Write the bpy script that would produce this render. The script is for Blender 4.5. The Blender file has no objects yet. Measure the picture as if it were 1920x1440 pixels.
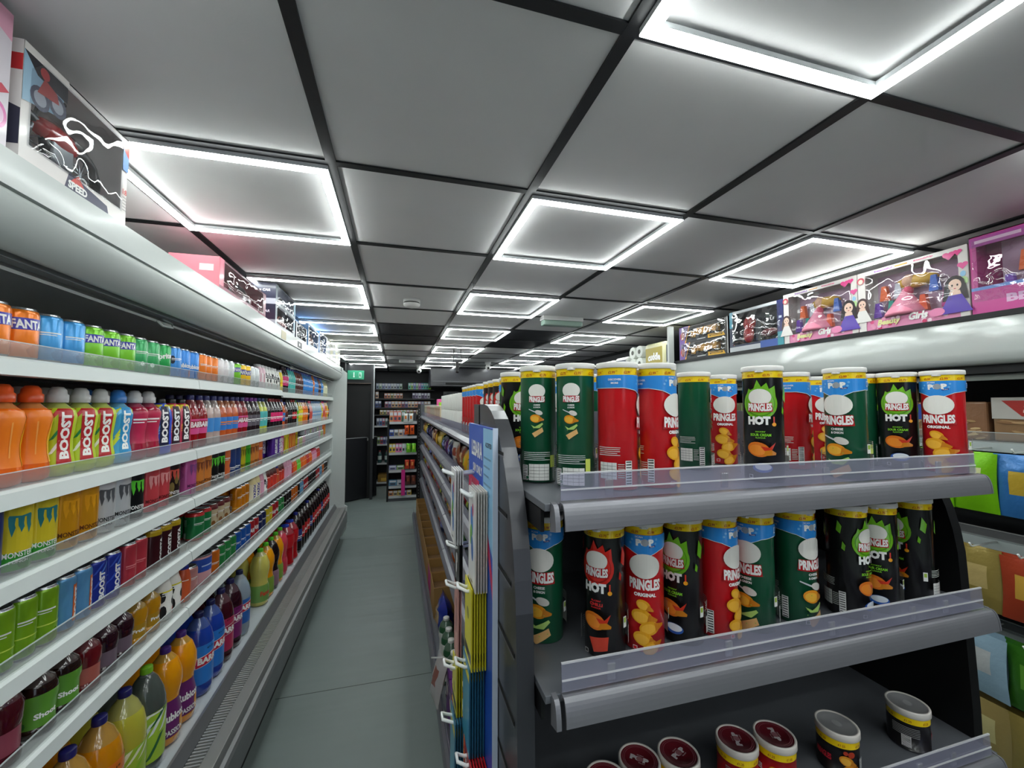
import bpy, bmesh, math, random
from mathutils import Vector, Matrix
random.seed(7)
C = bpy.context.scene.collection
PI = math.pi
# ------------------------------------------------------------------ camera
cd = bpy.data.cameras.new('camera'); cam = bpy.data.objects.new('camera', cd); C.objects.link(cam)
CAMZ = 1.6
cd.sensor_width = 36.0; cd.lens = 36.0*770/1920; cd.clip_start = .02; cd.clip_end = 60
cam.location = (0, 0, CAMZ)
cam.rotation_euler = (PI/2+.0495, 0, -.2708)
bpy.context.scene.camera = cam
# ------------------------------------------------------------------ world and view
w = bpy.data.worlds.new('world'); bpy.context.scene.world = w; w.use_nodes = True
w.node_tree.nodes['Background'].inputs[0].default_value = (.75, .85, 1, 1)
w.node_tree.nodes['Background'].inputs[1].default_value = 1.0
vs = bpy.context.scene.view_settings
vs.view_transform = 'Standard'; vs.look = 'None'; vs.exposure = 0.45; vs.gamma = 1; vs.use_curve_mapping = False
LAMP = 24.0           # strength of the LED strips
# ------------------------------------------------------------------ materials
MC = {}
def lin(h):
    h = h.lstrip('#'); o = []
    for i in (0, 2, 4):
        c = int(h[i:i+2], 16)/255
        o.append(c/12.92 if c <= .04045 else ((c+.055)/1.055)**2.4)
    return (*o, 1)
def M(h, rough=.4, metal=0, coat=0, trans=0, alpha=1, emit=0, bump=0, bs=60, var=0, vscale=8, ior=1.45, sub=0):
    k = (h, rough, metal, coat, trans, alpha, emit, bump, bs, var, vscale, ior, sub)
    if k in MC: return MC[k]
    m = bpy.data.materials.new('finish'); m.use_nodes = True; nt = m.node_tree; N = nt.nodes; L = nt.links
    b = N['Principled BSDF']
    b.inputs['Base Color'].default_value = lin(h); b.inputs['Metallic'].default_value = metal
    b.inputs['Roughness'].default_value = rough; b.inputs['Coat Weight'].default_value = coat
    b.inputs['Coat Roughness'].default_value = .12
    b.inputs['Transmission Weight'].default_value = trans; b.inputs['Alpha'].default_value = alpha
    b.inputs['IOR'].default_value = ior
    if sub:
        b.inputs['Subsurface Weight'].default_value = sub; b.inputs['Subsurface Radius'].default_value = (.02, .012, .006)
    tc = N.new('ShaderNodeTexCoord'); nz = N.new('ShaderNodeTexNoise'); L.new(tc.outputs['Object'], nz.inputs['Vector'])
    nz.inputs['Scale'].default_value = vscale; nz.inputs['Detail'].default_value = 4
    mr = N.new('ShaderNodeMapRange'); L.new(nz.outputs['Fac'], mr.inputs['Value'])
    mr.inputs['To Min'].default_value = rough*.85; mr.inputs['To Max'].default_value = min(1, rough*1.15)
    L.new(mr.outputs['Result'], b.inputs['Roughness'])
    if var:
        mx = N.new('ShaderNodeMix'); mx.data_type = 'RGBA'; mx.blend_type = 'MIX'
        c = lin(h); mx.inputs['A'].default_value = tuple(x*(1-var) for x in c[:3])+(1,)
        mx.inputs['B'].default_value = tuple(min(1, x*(1+var)) for x in c[:3])+(1,)
        L.new(nz.outputs['Fac'], mx.inputs['Factor']); L.new(mx.outputs['Result'], b.inputs['Base Color'])
    if emit:
        b.inputs['Emission Color'].default_value = lin(h); b.inputs['Emission Strength'].default_value = emit
    if bump:
        n2 = N.new('ShaderNodeTexNoise'); L.new(tc.outputs['Object'], n2.inputs['Vector']); n2.inputs['Scale'].default_value = bs
        n2.inputs['Detail'].default_value = 5
        bp = N.new('ShaderNodeBump'); bp.inputs['Strength'].default_value = bump; bp.inputs['Distance'].default_value = .004
        L.new(n2.outputs['Fac'], bp.inputs['Height']); L.new(bp.outputs['Normal'], b.inputs['Normal'])
    MC[k] = m; return m
P = lambda h: M(h, .38, coat=.25)                     # printed packaging
WHITE = M('cfd6d4', .35, var=.03); SHELFTOP = M('c9cdcb', .3, var=.05); ALU = M('8d9091', .32, metal=.6)
DARK = M('141518', .5); BLACK = M('0c0c0e', .45, var=.2); GAPM = M('050505', .8)
GREY = M('4e4f54', .4); RAIL = M('808086', .36, metal=.4, bump=.1, bs=30); GSHELF = M('6d7076', .38, metal=.3)
def sheet(tint, fac, rough, bump=0, bs=10, body=0, bodyc='ffffff'):
    """thin clear plastic: see-through, with a mirror-like sheen stronger at grazing angles and a little milky body"""
    m = bpy.data.materials.new('clear_plastic'); m.use_nodes = True; nt = m.node_tree; N = nt.nodes; L = nt.links; N.clear()
    out = N.new('ShaderNodeOutputMaterial'); t = N.new('ShaderNodeBsdfTransparent'); t.inputs[0].default_value = lin(tint)
    g = N.new('ShaderNodeBsdfGlossy'); g.inputs['Roughness'].default_value = rough; lw = N.new('ShaderNodeLayerWeight'); lw.inputs[0].default_value = .25
    mr = N.new('ShaderNodeMapRange'); mr.inputs['To Min'].default_value = fac; mr.inputs['To Max'].default_value = min(1, fac*3+.25); L.new(lw.outputs['Fresnel'], mr.inputs['Value'])
    mx = N.new('ShaderNodeMixShader'); L.new(mr.outputs[0], mx.inputs[0]); L.new(t.outputs[0], mx.inputs[1]); L.new(g.outputs[0], mx.inputs[2]); last = mx
    if body:
        d = N.new('ShaderNodeBsdfDiffuse'); d.inputs[0].default_value = lin(bodyc); m2 = N.new('ShaderNodeMixShader'); m2.inputs[0].default_value = body
        L.new(mx.outputs[0], m2.inputs[1]); L.new(d.outputs[0], m2.inputs[2]); last = m2
    if bump:
        tc = N.new('ShaderNodeTexCoord'); n2 = N.new('ShaderNodeTexNoise'); n2.inputs['Scale'].default_value = bs; n2.inputs['Detail'].default_value = 1; L.new(tc.outputs['Object'], n2.inputs['Vector'])
        bp = N.new('ShaderNodeBump'); bp.inputs['Strength'].default_value = bump; bp.inputs['Distance'].default_value = .02; L.new(n2.outputs['Fac'], bp.inputs['Height']); L.new(bp.outputs[0], g.inputs['Normal']); L.new(bp.outputs[0], lw.inputs['Normal'])
    L.new(last.outputs[0], out.inputs[0]); return m
CLEAR = sheet('f8fafa', .03, .1, body=.07); CLEARV = sheet('ececf6', .07, .14, body=.15, bodyc='d4d4e8'); FILM = sheet('f6f8fa', .08, .03, bump=.9, bs=11, body=.02)
CAPW = M('e6e4e2', .35); STEEL = M('c5c8ca', .25, metal=.95)
# ------------------------------------------------------------------ mesh builder
class MB:
    def __init__(s): s.bm = bmesh.new(); s.m = []
    def mi(s, m):
        if m not in s.m: s.m.append(m)
        return s.m.index(m)
    def box(s, x0, x1, y0, y1, z0, z1, m, bev=0, seg=2):
        i = s.mi(m); v = [s.bm.verts.new(p) for p in ((x0,y0,z0),(x1,y0,z0),(x1,y1,z0),(x0,y1,z0),(x0,y0,z1),(x1,y0,z1),(x1,y1,z1),(x0,y1,z1))]
        fs = [s.bm.faces.new([v[j] for j in q]) for q in ((0,3,2,1),(4,5,6,7),(0,1,5,4),(1,2,6,5),(2,3,7,6),(3,0,4,7))]
        for f in fs: f.material_index = i
        if bev:
            es = list({e for f in fs for e in f.edges})
            r = bmesh.ops.bevel(s.bm, geom=es, offset=bev, segments=seg, affect='EDGES', profile=.5)
            for f in r['faces']: f.material_index = i
        return s
    def prism(s, prof, a0, a1, axis, m, close=True, smooth=False, mats=None):
        """profile of 2-D points run along an axis; axis 'y': points are (x,z); 'x': (y,z); 'z': (x,y)"""
        def P3(p, a): return {'y': (p[0], a, p[1]), 'x': (a, p[0], p[1]), 'z': (p[0], p[1], a)}[axis]
        A = [s.bm.verts.new(P3(p, a0)) for p in prof]; B = [s.bm.verts.new(P3(p, a1)) for p in prof]; n = len(prof); i = s.mi(m)
        for k in range(n if close else n-1):
            f = s.bm.faces.new((A[k], A[(k+1) % n], B[(k+1) % n], B[k])); f.material_index = s.mi(mats[k]) if mats and mats[k] else i; f.smooth = smooth
        if close:
            for q in (A[::-1], B):
                f = s.bm.faces.new(q); f.material_index = i
        return s
    def lathe(s, prof, m, seg=28, mats=None, smooth=True, loc=(0,0,0)):
        rings = []
        for r, z in prof:
            if r < 1e-5: rings.append([s.bm.verts.new((loc[0], loc[1], loc[2]+z))])
            else: rings.append([s.bm.verts.new((loc[0]+r*math.cos(2*PI*k/seg), loc[1]+r*math.sin(2*PI*k/seg), loc[2]+z)) for k in range(seg)])
        for j in range(len(prof)-1):
            a, b = rings[j], rings[j+1]; i = s.mi(mats[j] if mats and mats[j] else m)
            for k in range(seg):
                k2 = (k+1) % seg
                q = [a[k % len(a)], a[k2 % len(a)], b[k2 % len(b)], b[k % len(b)]]
                u = []
                for x in q:
                    if x not in u: u.append(x)
                if len(u) > 2:
                    f = s.bm.faces.new(u); f.material_index = i; f.smooth = smooth
        return s
    def tube(s, pts, r, m, seg=8, smooth=True):
        i = s.mi(m); pr = None; pts = [Vector(p) for p in pts]
        for j, p in enumerate(pts):
            d = (pts[min(j+1, len(pts)-1)]-pts[max(j-1, 0)]).normalized()
            up = Vector((0,0,1)) if abs(d.z) < .9 else Vector((1,0,0)); a = d.cross(up).normalized(); b = d.cross(a)
            ring = [s.bm.verts.new(p+(a*math.cos(2*PI*k/seg)+b*math.sin(2*PI*k/seg))*r) for k in range(seg)]
            if pr:
                for k in range(seg):
                    f = s.bm.faces.new((pr[k], pr[(k+1) % seg], ring[(k+1) % seg], ring[k])); f.material_index = i; f.smooth = smooth
            else: s.bm.faces.new(ring[::-1]).material_index = i
            pr = ring
        s.bm.faces.new(pr).material_index = i
        return s
    def ball(s, c, r, m, sc=(1,1,1), seg=12):
        i = s.mi(m); res = bmesh.ops.create_uvsphere(s.bm, u_segments=seg, v_segments=max(6, seg//2), radius=1)
        for v in res['verts']: v.co = Vector((c[0]+v.co.x*r*sc[0], c[1]+v.co.y*r*sc[1], c[2]+v.co.z*r*sc[2]))
        for f in {f for v in res['verts'] for f in v.link_faces}: f.material_index = i; f.smooth = True
        return s
    def mesh(s, name):
        bmesh.ops.recalc_face_normals(s.bm, faces=[f for f in s.bm.faces if not f.tag]) if False else None
        me = bpy.data.meshes.new(name); s.bm.to_mesh(me); s.bm.free()
        for m in s.m: me.materials.append(m)
        return me
    def build(s, name, parent=None, loc=None, rz=0):
        o = bpy.data.objects.new(name, s.mesh(name)); C.objects.link(o)
        if parent: o.parent = parent
        if loc: o.location = loc
        if rz: o.rotation_euler.z = rz
        return o
# ------------------------------------------------------------------ flat artwork, wrapped or laid on
TX = {}
def text2d(t, off):
    if (t, off) in TX: return TX[(t, off)]
    cu = bpy.data.curves.new('t', 'FONT'); cu.body = t; cu.size = 1; cu.fill_mode = 'FRONT'; cu.resolution_u = 2; cu.offset = off
    o = bpy.data.objects.new('t', cu); C.objects.link(o)
    me = bpy.data.meshes.new_from_object(o.evaluated_get(bpy.context.evaluated_depsgraph_get()))
    V = [(v.co.x, v.co.y) for v in me.vertices]; F = [list(p.vertices) for p in me.polygons]
    bpy.data.objects.remove(o); bpy.data.curves.remove(cu); bpy.data.meshes.remove(me)
    if not V: V = [(0,0),(1,0),(1,1)]; F = [[0,1,2]]
    x0, x1 = min(v[0] for v in V), max(v[0] for v in V); y0, y1 = min(v[1] for v in V), max(v[1] for v in V)
    V = [((x-(x0+x1)/2)/(x1-x0), (y-(y0+y1)/2)/(y1-y0)) for x, y in V]
    TX[(t, off)] = (V, F, (x1-x0)/(y1-y0)); return TX[(t, off)]
class Cv:
    """artwork in metres: x right, y up; later layers lie above earlier ones"""
    def __init__(s): s.L = []
    def poly(s, pts, c): s.L.append(([pts], c)); return s
    def rect(s, x0, y0, x1, y1, c): return s.poly([(x0,y0),(x1,y0),(x1,y1),(x0,y1)], c)
    def ell(s, cx, cy, rx, ry, c, n=20, rot=0):
        return s.poly([(cx+rx*math.cos(t)*math.cos(rot)-ry*math.sin(t)*math.sin(rot), cy+rx*math.cos(t)*math.sin(rot)+ry*math.sin(t)*math.cos(rot)) for t in (2*PI*k/n for k in range(n))], c)
    def text(s, t, cx, cy, w, h, c, rot=0, off=.03, shear=0, arch=0):
        V, F, a = text2d(t, off); o = []
        for f in F:
            q = []
            for k in f:
                x, y = V[k][0]*w+V[k][1]*h*shear, V[k][1]*h
                y += arch*(1-4*V[k][0]**2)
                q.append((cx+x*math.cos(rot)-y*math.sin(rot), cy+x*math.sin(rot)+y*math.cos(rot)))
            o.append(q)
        s.L.append((o, c)); return s
    def lines(s, x0, y1, x1, n, dy, c, th=.0012):
        o = []
        for k in range(n):
            e = x1-(x1-x0)*(.25*random.random() if k % 4 == 3 else .03*random.random()); y = y1-k*dy
            o.append([(x0,y-th),(e,y-th),(e,y),(x0,y)])
        s.L.append((o, c)); return s
    def table(s, x0, y0, x1, y1):
        s.rect(x0, y0, x1, y1, 'dcdcd8')
        for k in range(1, 5): s.rect(x0+.001, y0+(y1-y0)*k/5-.0003, x1-.001, y0+(y1-y0)*k/5+.0003, '555555')
        for k in range(1, 4): s.rect(x0+(x1-x0)*k/4-.0002, y0, x0+(x1-x0)*k/4+.0002, y1, '777777')
        return s
    def bars(s, x0, y0, x1, y1):
        s.rect(x0, y0, x1, y1, 'e4e4e2'); n = 9; o = []
        for k in range(n):
            a = y0+(y1-y0)*(k+.25)/n; o.append([(x0+.001, a), (x1-.001, a), (x1-.001, a+(y1-y0)/n*random.uniform(.25,.6)), (x0+.001, a+(y1-y0)/n*.4)])
        s.L.append((o, '333333')); return s
    def onto(s, mb, f, step=0, matf=P, off=.0004, d=.00012, clip=None):
        if clip: s.L = [([[(x, min(max(y, clip[0]), clip[1])) for x, y in p] for p in ps if max(q[1] for q in p) > clip[0] and min(q[1] for q in p) < clip[1]], c) for ps, c in s.L]
        for i, (polys, c) in enumerate(s.L):
            t = bmesh.new()
            for p in polys:
                try: t.faces.new([t.verts.new((x, y, 0)) for x, y in p])
                except ValueError: pass
            if step and t.verts:
                xs = [v.co.x for v in t.verts]; k = math.ceil(min(xs)/step)
                if max(len(q) for q in polys) > 4: bmesh.ops.triangulate(t, faces=t.faces[:]) if False else None
                while k*step < max(xs):
                    bmesh.ops.bisect_plane(t, geom=t.verts[:]+t.edges[:]+t.faces[:], plane_co=(k*step,0,0), plane_no=(1,0,0), dist=1e-7); k += 1
            for zc in (getattr(f, 'cuts', ()) if step else ()):
                if t.verts and min(v.co.y for v in t.verts) < zc < max(v.co.y for v in t.verts): bmesh.ops.bisect_plane(t, geom=t.verts[:]+t.edges[:]+t.faces[:], plane_co=(0,zc,0), plane_no=(0,1,0), dist=1e-7)
            m = mb.mi(matf(c) if isinstance(c, str) else c); t.verts.index_update()
            nv = [mb.bm.verts.new(f(v.co.x, v.co.y, off+i*d)) for v in t.verts]
            for fc in t.faces:
                try: q = mb.bm.faces.new([nv[v.index] for v in fc.verts]); q.material_index = m
                except ValueError: pass
            t.free()
        return mb
def wrap(prof, rref=None):
    """artwork mapper for a lathe: front is +x, right is +y"""
    rr = rref or max(r for r, z in prof)
    def R(z):
        for (r0, z0), (r1, z1) in zip(prof, prof[1:]):
            if z0 <= z <= z1 and z1 > z0: return r0+(r1-r0)*(z-z0)/(z1-z0)
        return rr
    g = lambda u, v, o: Vector(((R(v)+o)*math.cos(u/rr), (R(v)+o)*math.sin(u/rr), v))
    g.cuts = [z for _, z in prof[1:-1]]; return g
def flat(o, U, V):
    o, U, V = Vector(o), Vector(U).normalized(), Vector(V).normalized(); n = U.cross(V)
    return lambda u, v, k: o+U*u+V*v+n*k
# ------------------------------------------------------------------ scene bookkeeping
def empty(name, loc=(0,0,0), rz=0):
    o = bpy.data.objects.new(name, None); C.objects.link(o); o.location = loc; o.rotation_euler = (0,0,rz); o.empty_display_size = .05; return o
def tag(o, label, cat, group=None, kind=None):
    o['label'] = label; o['category'] = cat
    if group: o['group'] = group
    if kind: o['kind'] = kind
    return o
def struct(o): o['kind'] = 'structure'; return o
def copy_tree(o, parent=None):
    c = o.copy(); C.objects.link(c); c.parent = parent
    for ch in KIDS.get(o.name, []): 
        d = copy_tree(ch, c)
    return c
KIDS = {}
def kids(root, *ch): KIDS[root.name] = list(ch); return root
REG = []
ORD = 'nearest second third fourth fifth sixth seventh eighth ninth tenth eleventh twelfth thirteenth fourteenth fifteenth sixteenth seventeenth eighteenth nineteenth twentieth twenty-first twenty-second twenty-third twenty-fourth twenty-fifth twenty-sixth twenty-seventh twenty-eighth'.split()
NUM = 'zero one two three four five six seven eight nine ten eleven twelve thirteen fourteen fifteen sixteen seventeen eighteen nineteen twenty'.split()
def reg(o, desc, place, cat, group): REG.append((o, desc, place, cat, group))
def finish_labels():
    by = {}
    for r in REG: by.setdefault((r[1], r[2]), []).append(r)
    for (desc, place), rs in by.items():
        rs.sort(key=lambda r: r[0].location.y)
        for k, (o, d, p, cat, g) in enumerate(rs):
            lab = d+' '+p
            if len(rs) > 1: lab += ', '+(ORD[k]+(' nearest' if k else '') if k < len(rs)-1 or k == 1 else 'furthest')
            tag(o, lab, cat, g)
PROTO = {}
def put(kind, loc, rz, place, group):
    maker, args, desc, cat, name = KINDS[kind]
    if kind not in PROTO:
        r = empty(name); ch = maker(r, *args)
        for c_ in ch: c_.parent = r
        kids(r, *ch); PROTO[kind] = r; o = r
    else: o = copy_tree(PROTO[kind])
    o.location = loc; o.rotation_euler = (0,0,rz)
    reg(o, desc, place, cat, group); return o
# ================================================================== the room
CEIL = 2.295; XL, XR, YF, YB = -1.45, 2.85, -2.6, 8.95
def slab(name, x0, x1, y0, y1, z0, z1, m): return struct(MB().box(x0, x1, y0, y1, z0, z1, m).build(name))
WALLM = M('3c3d42', .6, var=.08); TILE = M('dddcdc', .75, var=.04, bump=.05, bs=180)
# vinyl floor with worn wrinkles across the aisle
fm = M('76817f', .42, var=.12, vscale=3, bump=.05, bs=400); nt = fm.node_tree
b = nt.nodes['Principled BSDF']; wv = nt.nodes.new('ShaderNodeTexNoise'); wv.inputs['Scale'].default_value = 2.2; wv.inputs['Detail'].default_value = 2
tc = nt.nodes.new('ShaderNodeTexCoord'); mp = nt.nodes.new('ShaderNodeMapping'); mp.inputs['Scale'].default_value = (.25, 2.6, 1)
nt.links.new(tc.outputs['Object'], mp.inputs['Vector']); nt.links.new(mp.outputs['Vector'], wv.inputs['Vector'])
b2 = nt.nodes.new('ShaderNodeBump'); b2.inputs['Strength'].default_value = .3; b2.inputs['Distance'].default_value = .03
old = b.inputs['Normal'].links[0].from_socket
nt.links.new(wv.outputs['Fac'], b2.inputs['Height']); nt.links.new(old, b2.inputs['Normal']); nt.links.new(b2.outputs['Normal'], b.inputs['Normal'])
slab('floor', XL-.1, XR+.1, YF-.1, YB+.1, -.1, 0, fm)
s = MB()
for y in (2.57, 5.3, 6.6): s.box(-.62, .3, y, y+.004, 0, .0006, M('3a4241', .7))
struct(s.build('trim_1'))
slab('wall_left', XL-.1, XL, YF, YB, 0, 2.5, WALLM); slab('wall_right', XR, XR+.1, YF, YB, 0, 2.5, WALLM)
slab('wall_back', XL-.1, XR+.1, YB, YB+.1, 0, 2.5, WALLM)
# shop front behind the camera: dark wall either side of a glazed door, daylight outside
f = MB(); f.box(XL-.1, .5, YF-.1, YF, 0, 2.5, WALLM).box(1.6, XR+.1, YF-.1, YF, 0, 2.5, WALLM).box(.5, 1.6, YF-.1, YF, 2.15, 2.5, WALLM)
struct(f.build('wall_front'))
d = struct(MB().box(.5, .57, YF-.07, YF-.02, 0, 2.15, GREY).box(1.53, 1.6, YF-.07, YF-.02, 0, 2.15, GREY).box(.57, 1.53, YF-.07, YF-.02, 0, .25, GREY).box(.57, 1.53, YF-.07, YF-.02, 2.08, 2.15, GREY).build('door_1'))
MB().box(.57, 1.53, YF-.05, YF-.04, .25, 2.08, M('dfe6ea', .05, alpha=.15)).build('pane', d)
MB().tube([(1.49, YF-.02, .9), (1.49, YF+.04, .9), (1.49, YF+.04, 1.3), (1.49, YF-.02, 1.3)], .012, ALU).build('handle', d)
# suspended ceiling: 600 mm tiles in a black grid
GX0, GY0 = -.193, .640; gx = lambda i: GX0+.6*i; gy = lambda j: GY0+.6*j
DK = {(0,5), (0,6), (2,5), (2,6)}
ce = MB(); t1, t2 = TILE, M('24252a', .6)
for i in range(-3, 6):
    for j in range(-6, 15):
        x0, x1, y0, y1 = max(gx(i), XL), min(gx(i+1), XR), max(gy(j), YF), min(gy(j+1), YB)
        if x1 > x0 and y1 > y0: ce.box(x0, x1, y0, y1, CEIL, CEIL+.02, t2 if (i, j) in DK else t1)
ce.box(XL-.1, XR+.1, YF-.1, YB+.1, CEIL+.1, CEIL+.14, WALLM)
struct(ce.build('ceiling'))
gr = MB()
for i in range(-2, 6):
    if XL < gx(i) < XR: gr.box(gx(i)-.014, gx(i)+.014, YF, YB, CEIL-.007, CEIL-.001, M('17181b', .5))
for j in range(-5, 15):
    if YF < gy(j) < YB: gr.box(XL, XR, gy(j)-.012, gy(j)+.012, CEIL-.0065, CEIL-.0015, M('17181b', .5))
for y0, y1, x0, x1 in ((YF, YB, XL, XL+.03), (YF, YB, XR-.03, XR)): gr.box(x0, x1, y0, y1, CEIL-.02, CEIL-.0008, M('17181b', .5))
struct(gr.build('trim_2'))
# ------------------------------------------------------------------ square LED frames
LED = M('f6fdfb', .4, emit=LAMP)
def led_proto():
    r = empty('ceiling_light'); f = MB(); h = .29; wd = .026
    for a, b_, c_, d_ in ((-h, h, -h, -h+wd), (-h, h, h-wd, h), (-h, -h+wd, -h+wd, h-wd), (h-wd, h, -h+wd, h-wd)):
        f.box(a, b_, c_, d_, -.0155, -.012, LED)
    o = f.build('light_strip', r)
    k = MB()
    for a, b_, c_, d_ in ((-h, h, -h, -h+wd), (-h, h, h-wd, h), (-h, -h+wd, -h+wd, h-wd), (h-wd, h, -h+wd, h-wd)):
        k.box(a, b_, c_, d_, -.012, 0, M('c8ccce', .4))
    p = k.build('housing', r); return kids(r, o, p)
led = led_proto(); n = 0
LN = {-1: 'row over the drinks cooler', 1: 'middle row', 3: 'right-hand row'}
cnt = {}
for i in (-1, 1, 3):
    for j in range(-5, 13, 2):
        o = led if n == 0 else copy_tree(led); n += 1
        o.location = (gx(i)+.3, gy(j)+.3, CEIL-.008)
        seen = j >= (1 if i != 1 else -1)
        if seen:
            k = cnt.get(i, 0); cnt[i] = k+1
            tag(o, 'square white LED frame light on the ceiling, '+ORD[k]+' in the '+LN[i], 'light', 'square LED ceiling lights')
        else: tag(o, 'square white LED frame light behind the camera, '+LN[i]+', '+('far' if j < -3 else 'mid' if j < -1 else 'near')+' one', 'light', 'LED lights behind the camera')
# ------------------------------------------------------------------ small ceiling fittings
r = empty('smoke_detector', (.08, 2.78, CEIL)); WH = M('e3e4e2', .4)
MB().lathe([(0,-.001),(.055,-.001),(.055,-.018),(.05,-.02),(.05,-.026),(.055,-.028),(.053,-.04),(.04,-.05),(0,-.052)], WH).build('body', r)
MB().lathe([(.0505,-.02),(.0515,-.0205),(.0515,-.0255),(.0505,-.026)], M('2a2a2a')).build('vent', r)
tag(r, 'round white smoke detector on a ceiling tile', 'smoke detector')
r = empty('emergency_light', (1.25, 3.02, CEIL))
MB().box(-.17, .17, -.04, .04, -.035, -.001, WH, .004).build('housing', r)
MB().box(-.165, .165, -.036, .036, -.075, -.035, M('9fb8ab', .15, alpha=.75), .008).build('diffuser', r)
tag(r, 'long white emergency light with a clear greenish cover on the ceiling', 'emergency light')
r = empty('ceiling_sensor', (.13, 6.6, CEIL)); MB().box(-.12, .12, -.05, .05, -.05, -.001, WH, .01).build('body', r); MB().box(-.1, .1, -.054, -.05, -.04, -.02, M('bbbbbb')).build('lens', r)
tag(r, 'small white emergency unit on the ceiling near the back', 'emergency light')
for (x, y), lb in (((.36, 7.6), 'left of the hanging bracket'), ((1.42, 6.6), 'right of the hanging bracket')):
    r = empty('security_camera', (x, y, CEIL)); MB().lathe([(0,-.001),(.05,-.001),(.05,-.03),(.03,-.045),(.03,-.06)], WH).ball((0,0,-.09), .045, WH).build('body', r)
    MB().ball((0,-.035,-.1), .02, M('111111', .1)).build('lens', r); tag(r, 'white dome security camera at the back of the ceiling, '+lb, 'camera')
r = empty('hanging_bracket', (.72, 5.2, CEIL))
MB().box(-.05, -.04, -.01, .01, -.14, 0, M('2b2b2f')).box(.04, .05, -.01, .01, -.14, 0, M('2b2b2f')).box(-.06, .06, -.03, .03, -.16, -.13, M('2b2b2f')).build('bracket', r)
MB().box(-.02, .02, -.03, .03, -.27, -.16, BLACK, .005).ball((.0,-.02,-.28), .022, BLACK).build('head', r)
tag(r, 'dark bracket hanging below a light near the back of the shop', 'bracket')
# ================================================================== drinks cooler, left
cooler = empty('drinks_cooler', (0, 0, 0)); CY0, CY1 = -.5, 5.32
FASC = M('c3c9c6', .32, coat=.2, var=.02)
MB().prism([(-.652,2.04),(-.652,1.977),(-1.40,1.977),(-1.40,2.04)], CY0, CY1, 'y', FASC).build('fascia', cooler)
arc = [(-.655,1.972)]+[(-.72+.066*math.cos(a), 1.965-.075*math.sin(a)) for a in (PI/2*k/9 for k in range(10))]
m = MB().prism(arc+[(-.735,1.905),(-.735,1.972)], CY0, CY1, 'y', M('b4bab7', .4, coat=.15), smooth=False)
for f in m.bm.faces:
    if len(f.verts) == 4 and abs(f.normal.y) < .5: f.smooth = True
m.build('canopy', cooler)
m = MB().box(-.80, -.735, CY0, CY1, 1.955, 1.972, GAPM).box(-.742, -.736, CY0, CY1, 1.885, 1.9, ALU)
m.prism([(-.79,1.885),(-.772,1.872),(-.768,1.878),(-.785,1.892)], CY0, CY1, 'y', M('d5dad7', .3)); m.build('blind_slot', cooler)
inn = M('d0d3d1', .55, var=.06)
MB().prism([(-.80,1.955),(-.80,1.965),(-1.30,1.80),(-1.30,1.79)], CY0, CY1, 'y', inn).build('inner_roof', cooler)
back = MB().box(-1.31, -1.30, CY0, CY1, .35, 1.95, M('77797a', .5))
for y in (k*.05 for k in range(16, 106)):
    for z in (1.36, 1.10): back.box(-1.2999, -1.2985, y, y+.018, z+.20, z+.208, GAPM)
back.build('back_panel', cooler)
MB().box(-1.40, -1.31, CY0, CY1, .02, 2.04, M('9a9e9c', .5)).build('carcass', cooler)
ep = [(-1.40,.02),(-1.40,2.04),(-.648,2.04),(-.645,1.97),(-.66,1.90),(-.72,1.85),(-.745,1.7),(-.745,.62),(-.70,.45),(-.57,.38),(-.57,.12),(-.64,.02)]
MB().prism(ep, CY1, CY1+.035, 'y', WHITE).build('end_panel', cooler)
MB().prism([(-.66,2.03),(-.60,1.98),(-.60,.40),(-.645,.36),(-.745,.40),(-.745,1.86)], CY1+.004, CY1+.03, 'y', WHITE).build('end_bumper', cooler)
# base: deck, air grille, bumper and kick
MB().box(-1.30, -.71, CY0, CY1, .36, .40, M('b4bbc0', .35, var=.05)).build('deck', cooler)
MB().prism([(-.712,.40),(-.712,.415),(-.703,.415),(-.683,.377),(-.683,.36)], CY0, CY1, 'y', M('7b7d80', .35, metal=.5)).build('deck_lip', cooler)
g = MB().box(-.683, -.632, CY0, CY1, .35, .356, GAPM)
for k in range(int((CY1-.9)/.0155)): g.box(-.682, -.633, .9+k*.0155, .9+k*.0155+.0065, .362, .374, M('b9bbb9', .3, metal=.5))
g.build('air_grille', cooler)
MB().box(-.632, -.585, CY0, CY1, .33, .375, M('8d8e8c', .4, metal=.3), .002).build('front_ledge', cooler)
MB().prism([(-.60,.33),(-.585,.33),(-.572,.325),(-.566,.312),(-.566,.20),(-.58,.19),(-.60,.19)], CY0, CY1, 'y', M('77797a', .4, metal=.3)).box(-.60, -.594, CY0, CY1, .3, .36, M('3b3d3d')).build('bumper', cooler)
MB().box(-.66, -.64, CY0, CY1, 0, .33, M('161718', .6)).build('kick_plate', cooler)
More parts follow.
